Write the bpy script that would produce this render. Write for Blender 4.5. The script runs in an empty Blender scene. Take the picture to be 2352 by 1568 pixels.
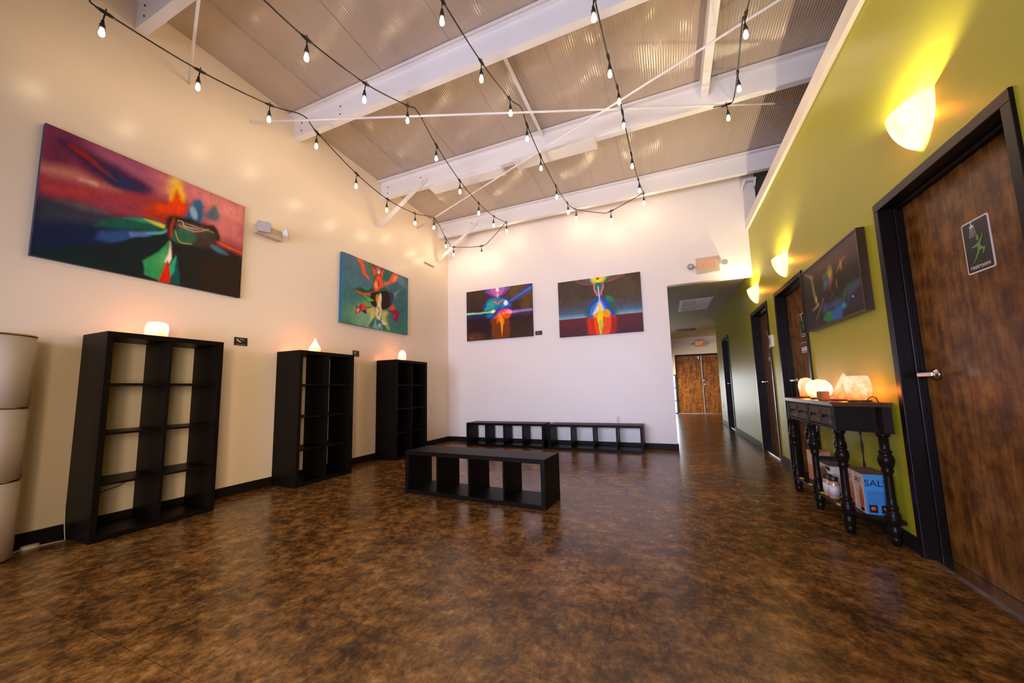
import bpy, bmesh, math, random
import numpy as np
from mathutils import Vector, Matrix
random.seed(7)
PI = math.pi
SC = bpy.context.scene
COL = SC.collection
# ------------------------------------------------------------------ helpers
class MB:
    """Collects shapes; build() links them as ONE mesh object."""
    def __init__(s): s.v=[]; s.f=[]; s.m=[]; s.sm=[]
    def add(s, vs, fs, mi=0, smooth=False):
        o=len(s.v); s.v+= [tuple(map(float,p)) for p in vs]
        for f in fs: s.f.append(tuple(i+o for i in f)); s.m.append(mi); s.sm.append(smooth)
        return s
    def box(s, x0,x1,y0,y1,z0,z1, mi=0):
        vs=[(x,y,z) for z in (z0,z1) for y in (y0,y1) for x in (x0,x1)]
        return s.add(vs,[(0,2,3,1),(4,5,7,6),(0,1,5,4),(2,6,7,3),(0,4,6,2),(1,3,7,5)],mi)
    def prism(s, pts, z0, z1, ax='z', mi=0, smooth=False):
        n=len(pts)
        def P(a,b,c): return {'z':(a,b,c),'x':(c,a,b),'y':(a,c,b)}[ax]
        vs=[P(a,b,z0) for a,b in pts]+[P(a,b,z1) for a,b in pts]
        fs=[tuple(range(n-1,-1,-1)),tuple(range(n,2*n))]
        s.add(vs,fs,mi)
        return s.add(vs,[(i,(i+1)%n,(i+1)%n+n,i+n) for i in range(n)],mi,smooth)
    def lathe(s, prof, c=(0,0,0), n=20, axis='z', mi=0, smooth=True, sc=(1,1), ph=0):
        vs=[]; fs=[]
        for r,h in prof:
            for k in range(n):
                a=2*PI*k/n+ph; u,w=r*math.cos(a)*sc[0],r*math.sin(a)*sc[1]
                p={'z':(u,w,h),'x':(h,u,w),'y':(u,h,w)}[axis]
                vs.append((c[0]+p[0],c[1]+p[1],c[2]+p[2]))
        m=len(prof)
        for i in range(m-1):
            for k in range(n):
                a,b=i*n+k,i*n+(k+1)%n; fs.append((a,b,b+n,a+n))
        s.add(vs,fs,mi,smooth); o=len(s.v)-len(vs)
        for i,on in ((0,prof[0][0]>1e-4),(m-1,prof[-1][0]>1e-4)):
            if on: s.f.append(tuple(o+i*n+k for k in range(n))); s.m.append(mi); s.sm.append(False)
        return s
    def tube(s, path, r, n=8, mi=0):
        P=[Vector(p) for p in path]; vs=[]; fs=[]; up=Vector((0,0,1))
        for i,p in enumerate(P):
            t=(P[min(i+1,len(P)-1)]-P[max(i-1,0)]).normalized()
            a=t.cross(up)
            if a.length<.05: a=t.cross(Vector((1,0,0)))
            a.normalize(); b=a.cross(t)
            rr=r[i] if isinstance(r,(list,tuple)) else r
            for k in range(n):
                q=2*PI*k/n; w=p+a*(rr*math.cos(q))+b*(rr*math.sin(q)); vs.append(tuple(w))
        for i in range(len(P)-1):
            for k in range(n):
                a,b=i*n+k,i*n+(k+1)%n; fs.append((a,b,b+n,a+n))
        s.add(vs,fs,mi,True); o=len(s.v)-len(vs)
        for i in (0,len(P)-1): s.f.append(tuple(o+i*n+k for k in range(n))); s.m.append(mi); s.sm.append(False)
        return s
    def bar(s, a, b, w, h, mi=0):
        """rectangular bar from a to b"""
        a,b=Vector(a),Vector(b); t=(b-a).normalized(); u=t.cross(Vector((0,0,1)))
        if u.length<.05: u=Vector((0,1,0))
        u.normalize(); v=u.cross(t)
        vs=[p+u*(w/2*i)+v*(h/2*j) for p in (a,b) for i,j in ((-1,-1),(1,-1),(1,1),(-1,1))]
        return s.add(vs,[(3,2,1,0),(4,5,6,7),(0,1,5,4),(1,2,6,5),(2,3,7,6),(3,0,4,7)],mi)
    def build(s, name, mat, parent=None, bevel=0, seg=2, org=None):
        me=bpy.data.meshes.new(name)
        o0=Vector(org) if org is not None else (ORG.get(parent.name,Vector()) if parent else Vector())
        me.from_pydata([tuple(Vector(p)-o0) for p in s.v],[],s.f)
        mats=mat if isinstance(mat,(list,tuple)) else [mat]
        for q in mats: me.materials.append(q)
        me.polygons.foreach_set('material_index',s.m)
        me.polygons.foreach_set('use_smooth',s.sm)
        bm=bmesh.new(); bm.from_mesh(me); bmesh.ops.recalc_face_normals(bm,faces=bm.faces); bm.to_mesh(me); bm.free()
        me.update()
        o=bpy.data.objects.new(name,me); COL.objects.link(o)
        if parent: o.parent=parent; ORG[o.name]=ORG.get(parent.name,Vector())
        elif org is not None: o.location=org; ORG[o.name]=Vector(org)
        if bevel:
            md=o.modifiers.new('edge','BEVEL'); md.width=bevel; md.segments=seg; md.limit_method='ANGLE'; md.angle_limit=.6
        return o
ORG={}
def tag(o,label=None,cat=None,group=None,kind=None):
    if label: o['label']=label
    if cat: o['category']=cat
    if group: o['group']=group
    if kind: o['kind']=kind
    return o
def thing(name,loc,label,cat,group=None,rz=0,local=False):
    o=bpy.data.objects.new(name,None); COL.objects.link(o); o.location=loc; o.rotation_euler=(0,0,rz)
    o.empty_display_size=.1
    ORG[o.name]=Vector((0,0,0)) if local else Vector(loc)
    return tag(o,label,cat,group)
def copy_tree(o,parent=None):
    c=o.copy(); COL.objects.link(c)
    if parent is not None:
        c.parent=parent; c.matrix_parent_inverse=o.matrix_parent_inverse.copy()
    ORG[c.name]=ORG.get(o.name,Vector())
    for ch in list(o.children): copy_tree(ch,c)
    return c
def struct(o): o['kind']='structure'; return o
def text(name,body,size,mat,parent,M,ext=.0008,bold=0.0,sx=1.0):
    """lettering as a mesh; M carries the text plane (x right, y up, z out) into the world"""
    cu=bpy.data.curves.new(name,'FONT'); cu.body=body; cu.size=size; cu.align_x='CENTER'; cu.align_y='CENTER'; cu.extrude=ext; cu.offset=bold; cu.resolution_u=4
    t=bpy.data.objects.new(name+'_tmp',cu); COL.objects.link(t)
    dg=bpy.context.evaluated_depsgraph_get(); me=bpy.data.meshes.new_from_object(t.evaluated_get(dg)); me.name=name
    bpy.data.objects.remove(t); bpy.data.curves.remove(cu)
    org=ORG.get(parent.name,Vector())
    me.transform(Matrix.Translation(-org)@M@Matrix.Diagonal((sx,1,1,1)))
    me.materials.clear(); me.materials.append(mat)
    o=bpy.data.objects.new(name,me); COL.objects.link(o); o.parent=parent; ORG[o.name]=org
    return o
def basis(o,x,y):
    x,y=Vector(x).normalized(),Vector(y).normalized(); z=x.cross(y)
    return Matrix((( x.x,y.x,z.x,o[0]),(x.y,y.y,z.y,o[1]),(x.z,y.z,z.z,o[2]),(0,0,0,1)))
def ellipse(cx,cy,rx,ry,n=24): return [(cx+rx*math.cos(2*PI*k/n),cy+ry*math.sin(2*PI*k/n)) for k in range(n)]
def rrect(x0,x1,y0,y1,r,n=4):
    out=[]
    for cx,cy,a0 in ((x1-r,y1-r,0),(x0+r,y1-r,90),(x0+r,y0+r,180),(x1-r,y0+r,270)):
        for k in range(n+1):
            a=math.radians(a0+90*k/n); out.append((cx+r*math.cos(a),cy+r*math.sin(a)))
    return out
# ------------------------------------------------------------------ materials
def mat(name,col,rough=.5,metal=0,spec=.5,emit=None,es=0,coat=0,alpha=None,trans=0):
    m=bpy.data.materials.new(name); m.use_nodes=True; b=m.node_tree.nodes['Principled BSDF']
    b.inputs['Base Color'].default_value=(*col,1); b.inputs['Roughness'].default_value=rough; b.inputs['Metallic'].default_value=metal
    b.inputs['Specular IOR Level'].default_value=spec; b.inputs['Coat Weight'].default_value=coat; b.inputs['Transmission Weight'].default_value=trans
    if emit: b.inputs['Emission Color'].default_value=(*emit,1); b.inputs['Emission Strength'].default_value=es
    return m
class NT:
    def __init__(s,m): s.t=m.node_tree; s.b=s.t.nodes['Principled BSDF']
    def n(s,ty,**kw):
        q=s.t.nodes.new(ty)
        for k,v in kw.items():
            if k[0]=='_': q.inputs[k[1:].replace('_',' ')].default_value=v
            else: setattr(q,k,v)
        return q
    def l(s,a,b): s.t.links.new(a,b)
    def coords(s,kind='Object',scale=(1,1,1),rot=(0,0,0)):
        tc=s.n('ShaderNodeTexCoord'); mp=s.n('ShaderNodeMapping'); mp.inputs['Scale'].default_value=scale; mp.inputs['Rotation'].default_value=rot
        s.l(tc.outputs[kind],mp.inputs['Vector']); return mp.outputs['Vector']
    def noise(s,vec,scale,detail=4,rough=.55,dist=0):
        q=s.n('ShaderNodeTexNoise',_Scale=scale,_Detail=detail,_Roughness=rough,_Distortion=dist); s.l(vec,q.inputs['Vector']); return q.outputs['Fac']
    def ramp(s,fac,stops):
        q=s.n('ShaderNodeValToRGB'); r=q.color_ramp
        while len(r.elements)<len(stops): r.elements.new(.5)
        for e,(p,c) in zip(r.elements,stops): e.position=p; e.color=(*c,1) if len(c)==3 else c
        s.l(fac,q.inputs['Fac']); return q.outputs['Color']
    def mix(s,fac,a,b,bt='MIX'):
        q=s.n('ShaderNodeMix',data_type='RGBA',blend_type=bt)
        for v,i in ((fac,0),(a,6),(b,7)):
            if hasattr(v,'default_value') and not isinstance(v,(int,float,tuple)): s.l(v,q.inputs[i])
            else: q.inputs[i].default_value=v if i==0 else (*v,1)
        return q.outputs[2]
    def math(s,op,a,b=0.0,c=None):
        q=s.n('ShaderNodeMath',operation=op)
        for i,v in enumerate((a,b) if c is None else (a,b,c)):
            if isinstance(v,(int,float)): q.inputs[i].default_value=v
            else: s.l(v,q.inputs[i])
        return q.outputs[0]
    def bump(s,h,strength=.2,dist=.01):
        q=s.n('ShaderNodeBump',_Strength=strength,_Distance=dist); s.l(h,q.inputs['Height']); s.l(q.outputs['Normal'],s.b.inputs['Normal'])
    def base(s,c): s.l(c,s.b.inputs['Base Color'])
def m_paint(name,col,rough=.45,amp=.04,spec=.5):
    m=mat(name,col,rough,spec=spec); n=NT(m); v=n.coords()
    f=n.noise(v,1.6,3); n.base(n.mix(f,tuple(c*(1-amp) for c in col),tuple(min(1,c*(1+amp)) for c in col)))
    n.bump(n.noise(v,140,2),.05,.002); return m
def m_wood(name,stops,scale=(9,9,.9),nscale=3,rough=.35,bump=.08,coat=0,spec=.5,blot=.4,bs=5):
    m=mat(name,stops[0][1],rough,coat=coat,spec=spec); n=NT(m); v=n.coords(scale=scale); w=n.coords()
    a=n.noise(v,nscale,6,.6,.6); b=n.noise(w,bs,5,.65); f=n.math('ADD',n.math('MULTIPLY',a,1-blot),n.math('MULTIPLY',b,blot))
    n.base(n.ramp(f,stops)); n.bump(a,bump,.004); return m
M={}
M['cream']=m_paint('cream wall paint',(.84,.71,.555),.30)
M['white_wall']=m_paint('white wall paint',(.86,.79,.75),.45)
M['green']=m_paint('olive green wall paint',(.42,.39,.022),.40,spec=.25)
M['beige']=m_paint('beige lobby paint',(.62,.55,.48),.5)
M['trim']=m_paint('white trim paint',(.78,.72,.66),.4)
M['steel']=m_paint('white painted steel',(.80,.78,.80),.45)
M['loft']=m_paint('loft timber',(.10,.07,.045),.8)
M['base']=mat('dark vinyl baseboard',(.010,.007,.006),.55,spec=.15)
M['frame']=mat('gloss black door frame paint',(.007,.004,.0035),.32,spec=.16)
M['black']=mat('black plastic',(.012,.011,.010),.45)
M['blackrub']=mat('black rubber cord',(.012,.011,.010),.6)
M['whiteplastic']=mat('white plastic',(.75,.70,.64),.4)
M['greyplastic']=mat('beige metal housing',(.55,.44,.30),.45)
M['chrome']=mat('brushed chrome',(.62,.60,.58),.22,metal=1)
M['brass']=mat('aged brass',(.42,.27,.10),.28,metal=1)
M['iron']=mat('dark bronze',(.03,.022,.016),.4,metal=.8)
M['clear']=mat('clear lens plastic',(.45,.42,.47),.12)
M['whitevinyl']=mat('white vinyl print',(.80,.72,.64),.4)
M['blackprint']=mat('black vinyl print',(.010,.008,.006),.35)
M['greenprint']=mat('bright green print',(.11,.30,.035),.4)
M['greyprint']=mat('grey print',(.32,.27,.23),.5)
M['darkvent']=mat('dark vent grille',(.05,.04,.035),.6)
M['redletter']=mat('glowing red letters',(.5,.12,.08),.4,emit=(1,.16,.08),es=.9)
M['redletterdim']=mat('faint red letters',(.80,.26,.16),.45,emit=(1,.25,.14),es=.18)
def m_expedit():
    m=m_wood('black brown laminate',[(.25,(.003,.002,.0015)),(.55,(.006,.004,.003)),(.8,(.011,.007,.005))],scale=(12,12,12),nscale=4,rough=.42,bump=.03,spec=.07)
    return m
M['shelf']=m_expedit()
M['darkwood']=m_wood('ebonised turned wood',[(.3,(.006,.004,.003)),(.6,(.013,.007,.005)),(.85,(.024,.012,.008))],scale=(8,8,1.5),rough=.3,bump=.03,spec=.12)
M['casewood']=m_wood('dark stained table case',[(.3,(.006,.004,.003)),(.6,(.013,.007,.005)),(.85,(.024,.012,.008))],scale=(8,8,1.5),rough=.6,bump=.03,spec=.1)
M['tabletop']=m_wood('dark walnut top',[(.3,(.05,.018,.008)),(.6,(.11,.040,.016)),(.85,(.17,.065,.025))],scale=(9,.9,9),rough=.3,bump=.03,spec=.25)
M['drawer']=m_wood('grey brown drawer front',[(.3,(.040,.027,.020)),(.6,(.075,.050,.038)),(.85,(.11,.075,.056))],scale=(9,.9,9),rough=.65,spec=.15)
M['doorwood']=m_wood('stained birch door',[(.33,(.035,.011,.0015)),(.45,(.115,.042,.006)),(.55,(.215,.088,.015)),(.70,(.35,.16,.036))],scale=(10,10,1.3),nscale=2.6,rough=.34,bump=.05,spec=.25,blot=.55,bs=9)
M['cardtop']=mat('grey brown card',(.14,.115,.085),.7)
M['boxwhite']=mat('white card',(.66,.60,.56),.5)
M['boxbeige']=mat('pale peach card',(.66,.47,.37),.5)
M['boxblue']=mat('sky blue card',(.045,.24,.56),.45)
M['boxpink']=mat('salmon printed card',(.62,.26,.16),.5)
M['boxbrown']=mat('brown picture print',(.20,.075,.020),.45)
M['lampprint']=mat('printed salt lamp picture',(.5,.1,.03),.5)
def _lp():
    m=M['lampprint']; n=NT(m); v=n.coords(); n.base(n.ramp(n.noise(v,22,3),[(.3,(.07,.012,.010)),(.5,(.42,.07,.012)),(.7,(.60,.22,.03))]))
_lp()
M['jarlabel']=mat('pale jar label',(.62,.58,.58),.5)
M['jarglass']=mat('pink salt in a jar',(.50,.24,.15),.15,coat=.5)
M['yellow']=mat('yellow sticker',(.72,.66,.06),.5)
M['shade']=None
def m_shade():
    m=mat('pale paper lamp shade',(.52,.44,.34),.75); n=NT(m); v=n.coords(scale=(1,1,60)); n.bump(n.noise(v,3,2),.08,.002); return m
M['shade']=m_shade()
def m_floor():
    m=mat('marbled brown vinyl tile',(.06,.03,.015),.25,spec=.28); n=NT(m); v=n.coords()
    warp=n.noise(v,2.2,3,.5,.4)
    mp=n.n('ShaderNodeVectorMath',operation='ADD'); cb=n.n('ShaderNodeCombineXYZ'); wq=n.math('MULTIPLY',warp,.10); n.l(wq,cb.inputs[0]); n.l(wq,cb.inputs[1]); n.l(v,mp.inputs[0]); n.l(cb.outputs[0],mp.inputs[1])
    w=mp.outputs[0]
    a=n.noise(w,11.,12,.74,.2); b=n.noise(w,2.6,5,.6,.1); c=n.noise(n.coords(scale=(1,.6,1),rot=(0,0,.5)),44,8,.75,.1)
    f=n.math('ADD',n.math('ADD',n.math('MULTIPLY',a,.52),n.math('MULTIPLY',b,.2)),n.math('MULTIPLY',c,.28))
    # tile joints
    sx=n.n('ShaderNodeSeparateXYZ'); n.l(v,sx.inputs[0])
    def line(o,off):
        t=n.math('FRACT',n.math('DIVIDE',n.math('ADD',o,20*.467-off),.467)); d=n.math('MINIMUM',t,n.math('SUBTRACT',1.0,t)); return d
    d=n.math('MINIMUM',line(sx.outputs[0],3.783),line(sx.outputs[1],1.321))
    j=n.math('LESS_THAN',d,.0032)
    tl=n.n('ShaderNodeVectorMath',operation='FLOOR'); dv=n.n('ShaderNodeVectorMath',operation='SCALE'); dv.inputs['Scale'].default_value=1/.467
    ad=n.n('ShaderNodeVectorMath',operation='ADD'); ad.inputs[1].default_value=(20*.467-3.783,20*.467-1.321,9); n.l(v,ad.inputs[0]); n.l(ad.outputs[0],dv.inputs[0]); n.l(dv.outputs[0],tl.inputs[0])
    wn=n.n('ShaderNodeTexWhiteNoise'); n.l(tl.outputs[0],wn.inputs['Vector'])
    f2=n.math('ADD',f,n.math('MULTIPLY',n.math('SUBTRACT',wn.outputs['Value'],.5),.03))
    col=n.ramp(f2,[(.37,(.018,.008,.004)),(.45,(.072,.031,.008)),(.50,(.150,.066,.015)),(.55,(.255,.116,.028)),(.63,(.45,.24,.072))])
    n.base(n.mix(n.math('MULTIPLY',j,.6),col,(.010,.006,.003)))
    r=n.math('ADD',n.math('MULTIPLY',a,.18),.15); n.l(r,n.b.inputs['Roughness'])
    n.bump(n.math('SUBTRACT',c,n.math('MULTIPLY',j,.6)),.10,.004); return m
M['floor']=m_floor()
def m_roof():
    m=mat('white vinyl roof insulation',(.58,.49,.42),.16,spec=.8); n=NT(m); v=n.coords()
    f=n.noise(n.coords(scale=(1,.25,1)),2.0,3); n.base(n.mix(f,(.42,.325,.255),(.53,.425,.345)))
    w=n.n('ShaderNodeTexWave',wave_type='BANDS',bands_direction='X',_Scale=13.,_Distortion=1.6,_Detail=2.0); w.inputs['Detail Scale'].default_value=.6
    n.l(n.coords(scale=(1,.35,1)),w.inputs['Vector'])
    g=n.noise(n.coords(scale=(3,.6,1)),3,3)
    n.bump(n.math('ADD',n.math('MULTIPLY',w.outputs['Fac'],.8),n.math('MULTIPLY',g,.8)),.35,.010); return m
M['roof']=m_roof()
def m_ctile():
    m=mat('drop ceiling tile',(.62,.58,.50),.7); n=NT(m); v=n.coords(); sx=n.n('ShaderNodeSeparateXYZ'); n.l(v,sx.inputs[0])
    def line(o,off,p):
        t=n.math('FRACT',n.math('DIVIDE',n.math('ADD',o,20*p-off),p)); return n.math('MULTIPLY',n.math('MINIMUM',t,n.math('SUBTRACT',1.0,t)),p)
    d=n.math('MINIMUM',line(sx.outputs[0],4.98,1.22),line(sx.outputs[1],7.15,.61)); j=n.math('LESS_THAN',d,.013)
    n.base(n.mix(j,n.ramp(n.noise(v,60,3),[(.35,(.33,.29,.17)),(.6,(.41,.36,.22))]),(.50,.45,.32))); n.bump(j,.3,.01); return m
M['ctile']=m_ctile()
def m_bulb():
    m=mat('glowing filament bulb',(.8,.6,.3),.3,emit=(1,.74,.45),es=BULB); return m
BULB=152.; SCB=2800.; SALT=.95
M['bulb']=m_bulb()
M['sconcebulb']=mat('sconce lamp',(.8,.7,.5),.3,emit=(1,.84,.52),es=SCB)
def seep(m,fac,tint):
    t=m.node_tree; b=t.nodes['Principled BSDF']; o=t.nodes['Material Output']; x=t.nodes.new('ShaderNodeMixShader'); a=t.nodes.new('ShaderNodeBsdfTransparent')
    a.inputs['Color'].default_value=(*tint,1); x.inputs[0].default_value=fac
    t.links.new(b.outputs[0],x.inputs[1]); t.links.new(a.outputs[0],x.inputs[2]); t.links.new(x.outputs[0],o.inputs['Surface']); return m
def m_sconce():
    m=mat('frosted amber glass',(.40,.30,.17),.35,emit=(1,.62,.18),es=1.9); n=NT(m); v=n.coords()
    n.l(n.ramp(n.noise(v,9,3),[(.3,(1,.66,.26)),(.6,(1,.86,.56))]),n.b.inputs['Emission Color']); return m
M['sconce']=seep(m_sconce(),.20,(1,.55,.14))
def m_salt(name,k,lo,mid,hi,sc=14):
    m=mat(name,(.16,.06,.02),.5); n=NT(m); v=n.coords(); f=n.noise(v,sc,4,.65,.3)
    sx=n.n('ShaderNodeSeparateXYZ'); tc=n.n('ShaderNodeTexCoord'); n.l(tc.outputs['Generated'],sx.inputs[0])
    z=n.math('MINIMUM',n.math('MULTIPLY',sx.outputs[2],.75),.3)
    c=n.ramp(n.math('ADD',n.math('MULTIPLY',f,.9),n.math('SUBTRACT',z,.2)),[(.2,lo),(.42,mid),(.62,hi)])
    n.l(c,n.b.inputs['Emission Color']); n.b.inputs['Emission Strength'].default_value=k
    n.bump(f,.4,.01); return m
M['salt']=m_salt('glowing rock salt',SALT,(.95,.22,.05),(1,.52,.20),(1.3,1.08,.80))
M['saltwhite']=m_salt('glowing pale rock salt',SALT*1.5,(1,.48,.18),(1.2,.95,.62),(1.3,1.2,1.0),9)
M['saltamber']=m_salt('dim amber rock salt',.12,(.5,.06,.01),(.75,.14,.02),(.95,.30,.06),30)
for k_ in ('salt','saltwhite'): seep(M[k_],.32,(1,.55,.25))
def m_glass():
    m=bpy.data.materials.new('window glass'); m.use_nodes=True; t=m.node_tree; t.nodes.clear()
    o=t.nodes.new('ShaderNodeOutputMaterial'); x=t.nodes.new('ShaderNodeMixShader'); a=t.nodes.new('ShaderNodeBsdfTransparent'); g=t.nodes.new('ShaderNodeBsdfGlossy'); f=t.nodes.new('ShaderNodeFresnel')
    g.inputs['Roughness'].default_value=.02; a.inputs['Color'].default_value=(.95,.98,1,1)
    t.links.new(f.outputs[0],x.inputs[0]); t.links.new(a.outputs[0],x.inputs[1]); t.links.new(g.outputs[0],x.inputs[2]); t.links.new(x.outputs[0],o.inputs[0]); return m
M['glass']=m_glass()
M['doorlit']=M['doorwood']

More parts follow.
